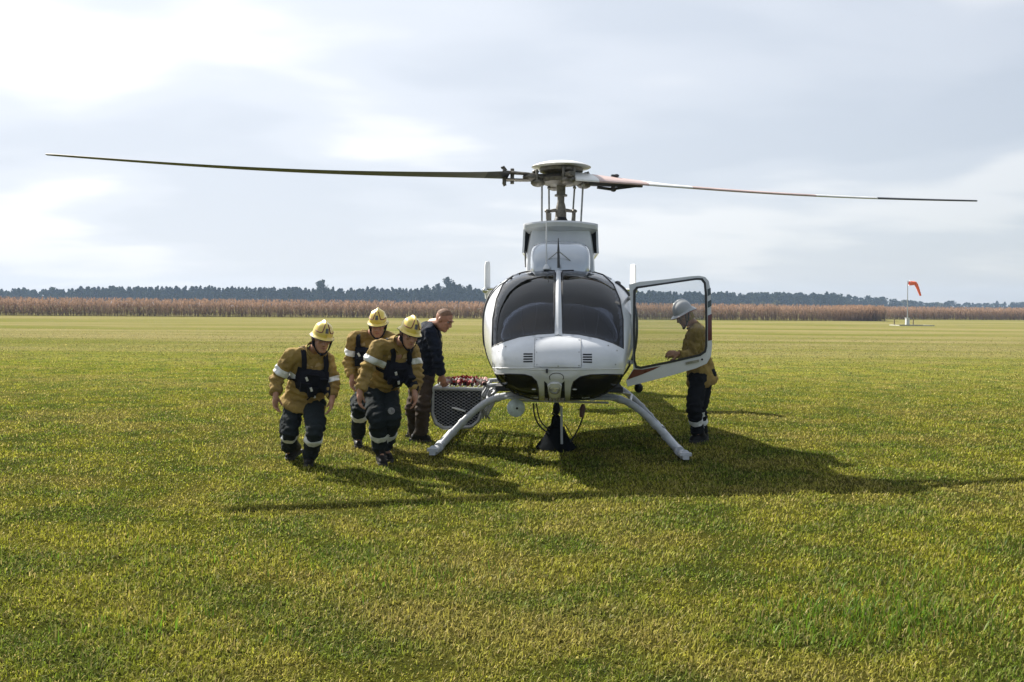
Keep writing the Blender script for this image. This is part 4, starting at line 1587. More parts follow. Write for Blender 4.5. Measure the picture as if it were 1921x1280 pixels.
# ---- cargo basket on the left-of-picture side
bk = thing('basket_tmp', None, None)
bpy.data.objects.remove(bk)
BD0, BD1 = 9.55, 10.75
prof_px = [(812, 729), (905, 731), (905, 770), (898, 789), (884, 801), (832, 803), (818, 795), (811, 777)]
front_l = [hl(x, y, BD0) for x, y in prof_px]
frame = MB()
closed = front_l + [front_l[0]]
back_l = [p + V((0, BD1 - BD0, 0)) for p in front_l]
frame.tube(closed, .022, 10)
frame.tube([p for p in back_l] + [back_l[0]], .022, 10)
for i in (0, 1, 3, 5, 7):
    frame.tube([front_l[i], back_l[i]], .016, 8)
midl = [p + V((0, .6, 0)) for p in front_l]
frame.tube([midl[k_] for k_ in (1, 2, 3, 4, 5, 6, 7, 0)], .012, 8)
basket = hpart('cargo_basket', frame, M['galv'])
# diamond wire mesh on the ends and the side
xs_ = [p.x for p in front_l]
zs_ = [p.z for p in front_l]
poly2 = [(p.x, p.z) for p in front_l]


def clip_lines(poly, step, slope):
    """segments of parallel lines clipped to a convex outline"""
    segs = []
    nx, nz = -slope, 1.0
    vals = [nx * x + nz * z for x, z in poly]
    c_ = min(vals) + step * .5
    while c_ < max(vals):
        hits = []
        for i in range(len(poly)):
            (x0, z0), (x1, z1) = poly[i], poly[(i + 1) % len(poly)]
            v0, v1 = nx * x0 + nz * z0 - c_, nx * x1 + nz * z1 - c_
            if v0 * v1 < 0:
                t_ = v0 / (v0 - v1)
                hits.append((x0 + (x1 - x0) * t_, z0 + (z1 - z0) * t_))
        if len(hits) == 2:
            segs.append(hits)
        c_ += step
    return segs


mb = MB()
for yb in (front_l[0].y, back_l[0].y):
    for sl in (.6, -.6):
        for (p0, p1) in clip_lines(poly2, .034, sl):
            mb.tube([(p0[0], yb + (.002 if sl > 0 else -.002), p0[1]), (p1[0], yb + (.002 if sl > 0 else -.002), p1[1])], .0024, 4, caps=False)
side_path = [front_l[k_] for k_ in (0, 7, 6, 5, 4, 3, 2, 1)]
L_ = [0]
for i in range(1, len(side_path)):
    L_.append(L_[-1] + (side_path[i] - side_path[i - 1]).length)
rect = [(0, 0), (L_[-1], 0), (L_[-1], BD1 - BD0), (0, BD1 - BD0)]


def onside(s_, y):
    for i in range(1, len(L_)):
        if s_ <= L_[i] + 1e-6:
            return side_path[i - 1].lerp(side_path[i], (s_ - L_[i - 1]) / (L_[i] - L_[i - 1])) + V((0, y, 0))
    return side_path[-1] + V((0, y, 0))


for sl in (1, -1):
    for (p0, p1) in clip_lines(rect, .075, sl):
        k_ = 14
        mb.tube([onside(p0[0] + (p1[0] - p0[0]) * i / k_, p0[1] + (p1[1] - p0[1]) * i / k_) for i in range(k_ + 1)], .0028, 4, caps=False)
mesh_o = hpart('wire_mesh', mb, M['galv'], basket)
mesh_o['kind'] = 'stuff'
dark_sheet = MB()  # flat dark sheet just behind the front mesh, darkens the basket's inside
lin = [V((p.x * 1, 0, p.z)) for p in front_l]
cxl, czl = sum(p.x for p in lin) / len(lin), sum(p.z for p in lin) / len(lin)
lin = [V((cxl + (p.x - cxl) * .95, 0, czl + (p.z - czl) * .92)) for p in lin]
dark_sheet.rings([[p + V((0, front_l[0].y + .05, 0)) for p in lin], [p + V((0, front_l[0].y + .06, 0)) for p in lin]])
hpart('dark_sheet', dark_sheet, mat('dark_sheet_surface', (.016, .019, .025), .8, var=.3, spec=.1), basket)
mb = MB().tube([hl(848, 765, BD0 - .02), hl(860, 768, BD0 - .03), hl(873, 772, BD0 - .02)], [.010, .013, .010], 8)
hpart('basket_handle', mb, M['offwhite'], basket)
mb = MB()
for d in (9.75, 10.5):
    mb.tube([V((front_l[2].x, d - DC, .62)), V((-.62, d - DC, .64))], .024, 8).tube([V((front_l[3].x, d - DC, .40)), V((-.66, d - DC, .60))], .02, 8)
hpart('basket_arm', mb, M['tube'], basket)
mb = MB()
lw, rw = front_l[0], front_l[1]
for k_ in range(9):
    f = k_ / 8
    mb.tube([lw.lerp(rw, f) + V((0, .02, .006)), lw.lerp(rw, f) + V((0, BD1 - BD0 - .02, .006))], .006, 6)
hpart('basket_lid', mb, M['galv'], basket)
# twisted hoses / slings bunched between the basket and the hull
mb = MB()
for k_ in range(4):
    mb.tube(smooth_path([hl(912 + k_ * 3, 728 + k_ * 2, 9.5), hl(905 + 5 * k_, 742, 9.45), hl(916 + 4 * k_, 752, 9.5), hl(906 + 3 * k_, 766 + 4 * k_, 9.5), hl(900 + 6 * k_, 785, 9.6)], 5), .012, 7)
hpart('sling_rope', mb, M['galv'], basket)
# ---- gear laid in the basket and the bucket under the hook
red_cl = mat('red_webbing', (0.26, 0.022, 0.022), .75, var=.4, scale=30, bump=.4)
pink_cl = mat('pale_red_webbing', (0.45, 0.24, 0.22), .8, var=.3, scale=40, bump=.4)
white_cl = mat('white_webbing', (0.52, 0.49, 0.46), .8, var=.2, scale=40, bump=.4)


def toworld(p):
    return HM @ V(p)


def bundle(pxs, label, material, seed, name='webbing_bundle', r=.035):
    """folded webbing: loops of flat strap piled over the basket rim"""
    rg = random.Random(seed)
    a = toworld(hl(pxs[0], pxs[1], 9.66))
    base = a.copy()
    base.z = toworld(hl(850, 729.5, 9.66)).z + .024
    t = thing(name, label, 'webbing', base, 0, 'webbing bundles on the cargo basket')
    w = pxs[2] / FPX * 9.7
    for k_ in range(3):
        mb = MB()
        pts = []
        for i in range(9):
            f = i / 8
            pts.append(V(((f - .5) * w * .9, rg.uniform(-.02, .10) + .05 * k_, .012 + .02 * k_ + abs(math.sin(f * math.pi * (2 + k_))) * pxs[3] / FPX * 9.7 * .75)))
        mb.tube(smooth_path(pts, 4), r * rg.uniform(.42, .6), 8, flat=.45, hint=V((0, 1, 0)))
        link('strap', mb.mesh('strap'), [material, white_cl, material][k_], t)
    mb = MB().box((rg.uniform(-.3, .3) * w, -.02, .03), (.035, .03, .03))
    link('buckle', mb.mesh('buckle', False), M['black'], t)
    return t


bundle((838, 724, 16, 9), 'pale strap bundle on the basket rim right beside the man\'s hand', pink_cl, 1)
bundle((855, 724, 18, 11), 'dark red and white strap loops left of the middle of the basket rim', red_cl, 2)
bundle((870, 723, 16, 13), 'tallest deep red strap pile at the middle of the basket rim', red_cl, 3)
bundle((886, 724, 18, 11), 'bright red strap bundle right of the middle of the basket rim', red_cl, 4)
bundle((903, 725, 20, 9), 'pale pinkish strap bundle on the basket rim next to the helicopter hull', pink_cl, 5)

# collapsed black bucket under the cargo hook
bq = toworld(hl(1043, 835, 9.30))
bkt = thing('water_bucket', 'black collapsed fire bucket standing on the grass below the helicopter belly', 'bucket', (bq.x, bq.y, 0))
blk = mat('black_tarpaulin', (0.009, 0.010, 0.011), .95, var=.3, spec=.0, scale=12, bump=.5, bscale=25)
mb = MB()
rings = []
for z, r_ in ((-.01, .20), (.02, .205), (.07, .17), (.13, .125), (.20, .098), (.235, .092), (.25, .060), (.30, .052), (.345, .045), (.37, .02)):
    rings.append([V((r_ * (1 + .10 * math.sin(5 * a) * (1 if z < .15 else .2)) * math.cos(a), r_ * (1 + .08 * math.cos(4 * a + z * 9)) * math.sin(a), z)) for a in [2 * math.pi * j / 36 for j in range(36)]])
mb.rings(rings)
link('bucket_skin', mb.mesh('bucket_skin', True), blk, bkt)
mb = MB().tube([(0, 0, .35), (0.005, -.10, .42), (0.01, -.30, .47)], .010, 6)
link('suspension_line', mb.mesh('suspension_line'), M['seal'], bkt)
# ================================================================== THE PEOPLE
skin_m = mat('skin', (0.36, 0.185, 0.12), .55, var=.18, scale=16)
skin_dark = mat('tanned_skin', (0.33, 0.16, 0.10), .55, var=.18, scale=16)
nomex = mat('ochre_work_cloth', (0.31, 0.220, 0.074), .92, var=.20, scale=7, bump=.55, bscale=55, spec=.12, second=(0.165, 0.108, 0.038))
lining_m = mat('tan_collar_cloth', (0.40, 0.29, 0.14), .9, var=.2, bump=.4, spec=.12)
trouser_m = mat('dark_green_trouser_cloth', (0.016, 0.021, 0.022), .92, spec=.12, var=.35, scale=7, bump=.5, bscale=60)
brown_tr = mat('brown_trouser_cloth', (0.052, 0.038, 0.028), .92, spec=.12, var=.3, scale=7, bump=.5, bscale=60)
navy = mat('navy_jacket_cloth', (0.010, 0.014, 0.026), .9, spec=.15, var=.35, scale=7, bump=.5, bscale=50)
boot_m = mat('black_leather', (0.012, 0.011, 0.010), .6, var=.3, bump=.3, spec=.2)
sole_m = mat('boot_rubber', (0.03, 0.028, 0.026), .8)
helm_y = mat('yellow_helmet_paint', (0.66, 0.50, 0.085), .33, var=.16, scale=9, coat=.4)
helm_w = mat('white_helmet_paint', (0.36, 0.365, 0.375), .45, var=.12, scale=9, coat=.4)
refl = mat('silver_reflective_tape', (0.66, 0.67, 0.66), .5, var=.15, scale=30)
vest_m = mat('black_nylon', (0.009, 0.010, 0.016), .8, spec=.15, var=.4, scale=20, bump=.5, bscale=80)
trim_red = mat('dark_red_trim', (0.17, 0.025, 0.018), .5)
hood_m = mat('dark_hood_cloth', (0.03, 0.028, 0.026), .95, bump=.4)
hair_m = mat('cropped_hair', (0.16, 0.085, 0.05), .8, var=.4, scale=70, bump=.5, bscale=200)
eye_m = mat('eye_white', (0.30, 0.27, 0.25), .4, spec=.2)
lip_m = mat('lips', (0.26, 0.10, 0.085), .5)
badge_m = mat('embroidered_badge', (0.10, 0.10, 0.10), .85, var=.6, scale=60)
M['sole'] = sole_m


def remesh(mb, voxel, smooth=4, dec=None):
    """grow one continuous skin over overlapping volumes"""
    me = bpy.data.meshes.new('tmp_volume')
    me.from_pydata([tuple(p) for p in mb.v], [], mb.f)
    bm = bmesh.new()
    bm.from_mesh(me)
    bmesh.ops.recalc_face_normals(bm, faces=bm.faces)
    bm.to_mesh(me)
    bm.free()
    o = bpy.data.objects.new('tmp_volume', me)
    COL.objects.link(o)
    r_ = o.modifiers.new('r', 'REMESH')
    r_.mode = 'VOXEL'
    r_.voxel_size = voxel
    s_ = o.modifiers.new('s', 'SMOOTH')
    s_.factor = .5
    s_.iterations = smooth
    if dec:
        d_ = o.modifiers.new('d', 'DECIMATE')
        d_.ratio = dec
    dg = bpy.context.evaluated_depsgraph_get()
    out = bpy.data.meshes.new_from_object(o.evaluated_get(dg))
    bpy.data.objects.remove(o)
    bpy.data.meshes.remove(me)
    out.polygons.foreach_set('use_smooth', [True] * len(out.polygons))
    return out


def wrinkle(me, amp, folds=(), seed=0.0):
    """cloth: soft lumps, finer creases, and ring folds bunching at the joints (point, axis, radius, strength)"""
    n = len(me.vertices)
    nor = [v_.normal.copy() for v_ in me.vertices]
    for i, v_ in enumerate(me.vertices):
        p = v_.co
        d = amp * (noise.noise(p * 7.5 + V((seed, 0, 0))) * .9 + (.55 - 2.4 * abs(noise.noise(V((p.x * 10 + p.z * 5, p.y * 10, p.z * 13 - p.x * 6)) + V((0, seed, 3))))) * .85 + (.4 - 2 * abs(noise.noise(p * 27 + V((0, 0, seed))))) * .38)
        for (c, ax, rad, k) in folds:
            q = p - c
            r_ = q.length
            if r_ < rad:
                ph = q.dot(ax) * 95 + 2.6 * noise.noise(p * 13 + V((seed, 4, 1)))
                d += k * 1.5 * (1 - r_ / rad) * (math.sin(ph) * .5 + .1)
        v_.co = p + nor[i] * d
    me.update()


class Body:
    """a person from joints; J holds world positions"""

    def __init__(self, label, group, J, face, up, jacket, trousers, skin, cat='person'):
        self.J = {k: V(x) for k, x in J.items()}
        a, b = self.J['toe_a'], self.J['toe_b']
        base = (a + b) / 2
        self.base = V((base.x, base.y, 0))
        self.root = thing('person', label, cat, self.base, 0, group)
        self.off = Matrix.Translation(-self.base)
        self.fwd = V(face).normalized()
        u_ = V(up)
        self.up = (u_ - self.fwd * u_.dot(self.fwd)).normalized()
        self.rt = self.fwd.cross(self.up).normalized()
        self.jm, self.tm, self.sm = jacket, trousers, skin

    def part(self, name, me, m, parent=None, label=None):
        if isinstance(me, MB):
            me = me.mesh(name)
        o = link(name, me, m, parent or self.root, self.off)
        return tag(o, label)

    # head-frame point
    def hp(self, x, y, z):
        return self.J['head'] + self.rt * x + self.fwd * y + self.up * z

    def hrot(self):
        return Matrix((self.rt, self.fwd, self.up)).transposed()

    def hand(self, mb, wrist, d, pn, side, curl=22, grip=None):
        """palm, four unequal fingers in three joints, thumb leaving the side of the palm"""
        d, pn = V(d).normalized(), V(pn)
        pn = (pn - d * pn.dot(d)).normalized()
        w = d.cross(pn).normalized() * side          # towards the thumb
        rot = Matrix((w, d, pn)).transposed()
        mb.ellipsoid(wrist + d * .05, (.042, .056, .019), rot, 14, 9)
        mb.capsule(wrist - d * .03, wrist + d * .03, .028, .028, 10)
        for k_, (off, L) in enumerate(((.031, .072), (.010, .082), (-.011, .076), (-.031, .058))):
            p = wrist + d * (.088 - .006 * (k_ == 3)) + w * off
            ang = 0
            dirv = (d + w * (off * 1.6)).normalized()
            r_ = .0092
            for seg in (.46, .31, .23):
                ang += R(curl + 3 * k_)
                dv = dirv * math.cos(ang) + pn * math.sin(ang)
                q = p + dv * (L * seg)
                mb.capsule(p, q, r_, r_ * .92, 8)
                p, r_ = q, r_ * .92
        p = wrist + d * .022 + w * .034
        dv = (d * .72 + w * .62 + pn * .25).normalized()
        q = p + dv * .042
        mb.capsule(p - dv * .012, q, .0135, .0115, 8)
        dv = (d * .9 + w * .25 + pn * .4).normalized()
        mb.capsule(q, q + dv * .034, .011, .009, 8)

    def body(self, hands):
        J, hp, rot = self.J, self.hp, self.hrot()
        mb = MB()
        # skull, jaw and face
        mb.ellipsoid(hp(0, -.012, .030), (.076, .096, .092), rot)
        mb.ellipsoid(hp(0, .018, -.035), (.062, .074, .085), rot)
        mb.ellipsoid(hp(0, .058, -.088), (.034, .030, .028), rot)               # chin
        mb.ellipsoid(hp(0, .040, -.070), (.050, .045, .040), rot)               # jaw
        mb.ellipsoid(hp(0, .078, .030), (.052, .020, .014), rot)                # brow
        mb.tube([hp(0, .082, .022), hp(0, .098, -.004), hp(0, .110, -.024), hp(0, .088, -.036)], [.009, .011, .014, .008], 8)
        for s in (-1, 1):
            mb.ellipsoid(hp(s * .038, .066, -.012), (.020, .018, .016), rot)    # cheekbone
            mb.ellipsoid(hp(s * .013, .092, -.026), (.008, .010, .007), rot)    # nostril wing
            mb.ellipsoid(hp(s * .078, -.010, -.008), (.010, .020, .032), rot)   # ear
        mb.ellipsoid(hp(0, .082, -.052), (.024, .012, .006), rot)               # upper lip
        mb.ellipsoid(hp(0, .079, -.062), (.021, .012, .007), rot)               # lower lip
        mb.capsule(hp(0, -.020, -.04), J['neck'], .056, .056, 14)
        # trunk and limbs, a continuous figure under the clothes
        mb.capsule(J['neck'], J['chest'], .055, .062, 14)
        mb.capsule(J['chest'], J['pelvis'], .070, .095, 14)
        for s in 'ab':
            mb.capsule(J['chest'].lerp(J['sh_' + s], .3), J['sh_' + s], .055, .045, 12)
            mb.capsule(J['sh_' + s], J['el_' + s], .046, .036, 12)
            mb.capsule(J['el_' + s], J['wr_' + s], .037, .026, 12)
            mb.capsule(J['pelvis'], J['hip_' + s], .09, .08, 12)
            mb.capsule(J['hip_' + s], J['kn_' + s], .075, .050, 12)
            mb.capsule(J['kn_' + s], J['an_' + s], .050, .036, 12)
            mb.capsule(J['an_' + s], J['an_' + s].lerp(J['toe_' + s] + V((0, 0, .05)), .45), .032, .024, 10)
            d, pn, side, curl = hands[s]
            self.hand(mb, J['wr_' + s], d, pn, side, curl)
        me = remesh(mb, .0058, 3, .5)
        b = self.part('body', me, self.sm)
        for s in (-1, 1):
            self.part('eye', MB().ellipsoid(hp(s * .031, .0715, .010), (.0135, .0125, .0075), rot, 12, 8), eye_m, b)
            self.part('pupil', MB().ellipsoid(hp(s * .031, .083, .0105), (.006, .003, .0055), rot, 8, 6), M['black'], b)
            self.part('eyebrow', MB().tube([hp(s * .014, .095, .028), hp(s * .034, .0945, .034), hp(s * .052, .083, .028)], [.004, .005, .003], 6), hair_m, b)
        self.part('mouth', MB().tube([hp(-.022, .084, -.058), hp(-.008, .094, -.0565), hp(.008, .094, -.0565), hp(.022, .084, -.058)], [.003, .0045, .0045, .003], 6), lip_m, b)
        return b

    def ring(self, c, s, f, rs, rf, n=26):
        return [c + s * (rs * math.cos(2 * math.pi * j / n)) + f * (rf * math.sin(2 * math.pi * j / n)) for j in range(n)]

    def jacket(self, name='jacket', hem=.10, bulk=1.0, sleeve=(.070, .062, .058, .048), seed=0., flare=1.0, belly=0.0):
        J = self.J
        ax = (J['neck'] - J['pelvis']).normalized()
        s_up = (J['sh_b'] - J['sh_a'])
        s_up = (s_up - ax * s_up.dot(ax)).normalized()
        s_lo = (J['hip_b'] - J['hip_a'])
        s_lo = (s_lo - ax * s_lo.dot(ax)).normalized()
        f_up, f_lo = ax.cross(s_up), ax.cross(s_lo)
        want = V((self.fwd.x, self.fwd.y, 0))
        self.ax, self.sd = ax, s_up
        self.fr = s_up.cross(ax).normalized()
        if self.fr.dot(self.fwd) < 0:
            self.fr = -self.fr
        L = (J['neck'] - J['pelvis']).length
        mb = MB()
        rings = []
        for (h, rs, rf, k) in ((-hem, .205 * flare, .165 * flare, 0), (-hem * .5, .200 * flare, .160 * flare, 0), (.02, .185, .145, .1), (.30 * L, .178, .138 + belly, .4), (.55 * L, .190, .142, .7), (.78 * L, .198, .130, 1), (.90 * L, .165, .105, 1), (1.0 * L, .085, .080, 1)):
            s = (s_lo * (1 - k) + s_up * k).normalized()
            c = J['pelvis'] + ax * h + self.fr * (0.02 if 0.2 < k < .9 else 0)
            rings.append(self.ring(c, s, ax.cross(s), rs * bulk, rf * bulk))
        mb.rings(rings)
        for s in 'ab':
            sh, el, wr = J['sh_' + s], J['el_' + s], J['wr_' + s]
            mb.capsule(J['neck'].lerp(J['chest'], .30).lerp(sh, .3), sh, .080 * bulk, .070 * bulk, 14)
            mb.capsule(sh, el, sleeve[0] * bulk, sleeve[1] * bulk, 16)
            wq_ = el.lerp(wr, .93)
            mb.capsule(el, wq_, sleeve[1] * bulk, sleeve[3] * bulk, 16, endb=False)
        me = remesh(mb, .0095, 2)
        folds = []
        for s in 'ab':
            sh, el, wr = J['sh_' + s], J['el_' + s], J['wr_' + s]
            folds.append((el, ((wr - el).normalized() + (el - sh).normalized()).normalized(), .19, .017))
            folds.append((sh - ax * .08, (el - sh).normalized(), .13, .006))
            folds.append((wr, (wr - el).normalized(), .13, .009))
        folds.append((J['pelvis'] + ax * .16 + self.fr * .12, ax, .24, .020))
        folds.append((J['pelvis'] + ax * .26 + self.fr * .12 + s_up * .08, (ax + s_up * .6).normalized(), .2, .014))
        wrinkle(me, .0125, folds, seed)
        self.jmesh = me.copy()
        o = self.part(name, me, self.jm)
        # collar
        col = []
        c0 = J['neck'] - ax * .030
        aim = (self.hp(0, -.02, -.06) - c0).normalized()
        s = s_up
        f = aim.cross(s)
        f = f if f.dot(self.fr) > 0 else -f
        for (h, r1, r2) in ((-.02, .112, .100), (.03, .098, .094), (.075, .090, .090), (.100, .094, .094), (.100, .086, .086), (.03, .086, .082)):
            rg_ = []
            for j in range(25):
                a = math.pi * (0.62 + 1.76 * j / 24) if True else 0
                hh = h - .035 * (max(0, -math.cos(2 * math.pi * (j / 24 - .0)) * -1) if False else 0)
                rg_.append(c0 + aim * (h - (0.02 if j in (0, 24) and h > .02 else 0)) + s * (r1 * math.cos(a)) + f * (r2 * math.sin(a)))
            col.append(rg_)
        mbc = MB().rings(col, caps=False, closed=False)
        co = self.part('collar', mbc, self.jm, o)
        # open lapels and the placket down the front
        tree = self.bvh(self.jmesh)
        base = J['neck'] - ax * .02
        for sg in (-1, 1):
            tri = [base + s_up * (sg * .088) + self.fr * .02 + ax * .075, base + s_up * (sg * .016) + self.fr * .10 - ax * .105, base + s_up * (sg * .112) + self.fr * .08 - ax * .085, base + s_up * (sg * .118) + self.fr * .02 + ax * .01]
            lp = []
            for q_ in tri:
                loc, nor, _, _ = tree.find_nearest(q_)
                lp.append(q_ if (q_ - loc).dot(nor) > .012 else loc + nor * .012)
            m_ = (lp[0] + lp[1] + lp[2] + lp[3]) / 4
            lo = MB().add([*lp, m_ + self.fr * .012, *[q_ - self.fr * .008 for q_ in lp]], [(0, 1, 4), (1, 2, 4), (2, 3, 4), (3, 0, 4), (8, 7, 6, 5), (0, 5, 6, 1), (1, 6, 7, 2), (2, 7, 8, 3), (3, 8, 5, 0)])
            self.part('lapel', lo, lining_m if self.jm is nomex else self.jm, o)
        self.ribbon(tree, [base + self.fr * .14 - ax * (.10 + (L + hem - .14) * k_ / 5) for k_ in range(6)], .036, .003, 'placket', self.jm, o, .004)
        return o

    def trousers(self, name='trousers', r=(.100, .082, .076, .070), hem=.0, seed=0.):
        J = self.J
        mb = MB()
        s = (J['hip_b'] - J['hip_a']).normalized()
        for h in 'ab':
            hip, kn, an = J['hip_' + h], J['kn_' + h], J['an_' + h]
            an = an.lerp(kn, .12)
            mb.capsule(J['pelvis'], hip, .125, .112, 14)
            mb.capsule(hip, kn, r[0], r[1], 18)
            mid = kn.lerp(an, .55)
            mb.capsule(kn, mid, r[1], r[2], 18)
            mb.capsule(mid, an.lerp(kn, hem), r[2], r[3], 18, endb=False)
        mb.ellipsoid(J['pelvis'], (.165, .14, .13))
        me = remesh(mb, .0105, 2)
        folds = []
        for h in 'ab':
            hip, kn, an = J['hip_' + h], J['kn_' + h], J['an_' + h]
            folds.append((kn, ((an - kn).normalized() + (kn - hip).normalized()).normalized(), .2, .015))
            folds.append((an, (an - kn).normalized(), .2, .018))
            folds.append((hip, (kn - hip).normalized(), .18, .012))
        wrinkle(me, .0115, folds, seed + 7)
        self.tmesh = me.copy()
        self.tobj = self.part(name, me, self.tm)
        return self.tobj

    def pockets(self):
        tree = self.bvh(self.tmesh)
        for s_ in 'ab':
            hip, kn = self.J['hip_' + s_], self.J['kn_' + s_]
            ax_ = (kn - hip).normalized()
            out = (self.J['hip_' + s_] - self.J['pelvis'])
            out = (out - ax_ * out.dot(ax_)).normalized()
            dr = (out + self.fr * .55).normalized()
            w_ = ax_.cross(dr).normalized()
            c = hip.lerp(kn, .62)
            g = [[None] * 7 for _ in range(7)]
            for j_ in range(7):
                for i_ in range(7):
                    q_ = c + w_ * ((i_ - 3) / 3 * .075) + ax_ * ((j_ - 3) / 3 * .085)
                    loc, nor, _, _ = tree.ray_cast(q_ + dr * .3, -dr, .5)
                    e_ = .016 if 0 < i_ < 6 and 0 < j_ < 6 else 0.0
                    g[j_][i_] = (loc if loc is not None else q_ + dr * .07) + dr * (e_ + .002)
            fl = [[g[j_][i_] + dr * .010 for i_ in range(7)] for j_ in range(3)]
            self.part('pocket', MB().rings(g, caps=False, closed=False).rings(fl, caps=False, closed=False), self.tm, self.tobj)

    def boots(self, label=None):
        J = self.J
        for s in 'ab':
            an, toe, kn = J['an_' + s], J['toe_' + s], J['kn_' + s]
            d = toe - an
            d.z = 0
            tip = J['toe_' + s]
            pitch = getattr(self, 'heel_' + s, 0.0)      # how far the heel is off the ground
            fd = V((d.x, d.y, 0))
            fd = fd.normalized() if fd.length > .02 else V((self.fwd.x, self.fwd.y, 0)).normalized()
            heel = tip - fd * .25 + V((0, 0, pitch))
            ball = tip - fd * .09
            mb = MB()
            mb.capsule(ball + V((0, 0, .048)), tip - fd * .038 + V((0, 0, .040)), .046, .038, 14)
            mb.capsule(heel + fd * .05 + V((0, 0, .05)), ball + V((0, 0, .048)), .043, .047, 14)
            mb.capsule(heel + fd * .075 + V((0, 0, .065)), an + (kn - an).normalized() * .16, .047, .057, 14)
            me = remesh(mb, .010, 3)
            for v_ in me.vertices:
                v_.co.z = max(v_.co.z, .004)
            wrinkle(me, .003, [(an, (kn - an).normalized(), .12, .008)], 2.)
            b = self.part('boot', me, boot_m)
            mb = MB()
            side = V((-fd.y, fd.x, 0))
            outl = [(-.005, .030), (.05, .036), (.13, .034), (.19, .045), (.235, .036), (.258, .012)]
            loop = [heel.lerp(tip, x / .25) + side * y for x, y in outl] + [heel.lerp(tip, x / .25) - side * y for x, y in reversed(outl)]
            mb.rings([[p + V((0, 0, -.004)) for p in loop], [p + V((0, 0, .028)) for p in loop]])
            self.part('sole', mb, sole_m, b)

    def band(self, src, A, B, t0, t1, name, material, parent=None, reach=.15, thick=.004, label=None):
        """tape sewn round a limb: a slice of the cloth lifted off it"""
        bm = bmesh.new()
        bm.from_mesh(src)
        A, B = V(A), V(B)
        t = (B - A).normalized()
        L = (B - A).length
        bad = []
        for f in bm.faces:
            q = f.calc_center_median() - A
            h = q.dot(t)
            if not (t0 * L - .03 < h < t1 * L + .03) or (q - t * h).length > reach:
                bad.append(f)
        bmesh.ops.delete(bm, geom=bad, context='FACES')
        for (tt, sg) in ((t0, -1), (t1, 1)):
            bmesh.ops.bisect_plane(bm, geom=bm.verts[:] + bm.edges[:] + bm.faces[:], plane_co=A + t * (tt * L), plane_no=t * sg, clear_outer=True)
        if not bm.faces:
            bm.free()
            return None
        bm.normal_update()
        for v_ in bm.verts:
            v_.co += v_.normal * thick
        me = bpy.data.meshes.new(name)
        bm.to_mesh(me)
        bm.free()
        me.polygons.foreach_set('use_smooth', [True] * len(me.polygons))
        o = self.part(name, me, material, parent, label)
        m_ = o.modifiers.new('thickness', 'SOLIDIFY')
        m_.thickness = .004
        m_.offset = -1
        return o

    def bvh(self, me):
        return BVHTree.FromPolygons([v_.co.copy() for v_ in me.vertices], [tuple(p.vertices) for p in me.polygons])

    def ribbon(self, tree, pts, width, lift, name, material, parent=None, thick=.006):
        """flat strap laid over a surface"""
        pts = smooth_path(pts, 5)
        hit = []
        for p in pts:
            loc, nor, _, _ = tree.find_nearest(p)
            if (p - loc).dot(nor) < 0 and False:
                nor = -nor
            hit.append((loc, nor))
        for _ in range(6):
            hit = [hit[0]] + [((hit[i - 1][0] + hit[i][0] * 2 + hit[i + 1][0]) / 4 + hit[i][1] * .0008, hit[i][1]) for i in range(1, len(hit) - 1)] + [hit[-1]]
        rings = []
        for i, (p, n_) in enumerate(hit):
            t = hit[min(i + 1, len(hit) - 1)][0] - hit[max(0, i - 1)][0]
            if t.length < 1e-6:
                continue
            t.normalize()
            nn = sum((hit[j][1] for j in range(max(0, i - 3), min(len(hit), i + 4))), V((0, 0, 0))).normalized()
            s = t.cross(nn).normalized()
            c = p + nn * lift
            rings.append([c - s * width / 2, c + s * width / 2, c + s * width / 2 + nn * thick, c - s * width / 2 + nn * thick])
        return self.part(name, MB().rings(rings), material, parent)

    def vest(self, w=.33, h=.20, cz=.62, depth=.045):
        """black chest pack and shoulder straps over the jacket"""
        J = self.J
        L = (J['neck'] - J['pelvis']).length
        c = J['pelvis'] + self.ax * (cz * L)
        tree = self.bvh(self.jmesh)
        nx, nz_ = 17, 11
        front, back = [], []
        for j in range(nz_):
            rf, rb = [], []
            for i in range(nx):
                a = (i / (nx - 1) - .5) * 2
                b = (j / (nz_ - 1) - .5) * 2
                wv_ = w / 2 * (1 - .12 * max(0, -b) ** 2 - .06 * max(0, b))
                q = c + self.sd * (a * wv_) + self.ax * (b * h / 2 - .03 * (1 - a * a) * (b < 0) * -b)
                loc, nor, _, dist = tree.ray_cast(q + self.fr * .6, -self.fr, 1.0)
                if loc is None:
                    loc = q + self.fr * .10
                e_ = (1 - abs(a) ** 6) * (1 - abs(b) ** 6)
                rf.append(loc + self.fr * (.012 + depth * e_))
                rb.append(loc - self.fr * .004)
            front.append(rf)
            back.append(rb)
        # smooth the pack's face
        for _ in range(3):
            for j in range(1, nz_ - 1):
                for i in range(1, nx - 1):
                    front[j][i] = (front[j][i] * 2 + front[j - 1][i] + front[j + 1][i] + front[j][i - 1] + front[j][i + 1]) / 6
        mb = MB()
        idx = lambda s, j, i: s * nx * nz_ + j * nx + i
        vs__ = [p for r_ in front for p in r_] + [p for r_ in back for p in r_]
        fs_ = []
        for j in range(nz_ - 1):
            for i in range(nx - 1):
                fs_.append((idx(0, j, i), idx(0, j, i + 1), idx(0, j + 1, i + 1), idx(0, j + 1, i)))
                fs_.append((idx(1, j, i), idx(1, j + 1, i), idx(1, j + 1, i + 1), idx(1, j, i + 1)))
        for i in range(nx - 1):
            fs_.append((idx(0, 0, i), idx(1, 0, i), idx(1, 0, i + 1), idx(0, 0, i + 1)))
            fs_.append((idx(0, nz_ - 1, i), idx(0, nz_ - 1, i + 1), idx(1, nz_ - 1, i + 1), idx(1, nz_ - 1, i)))
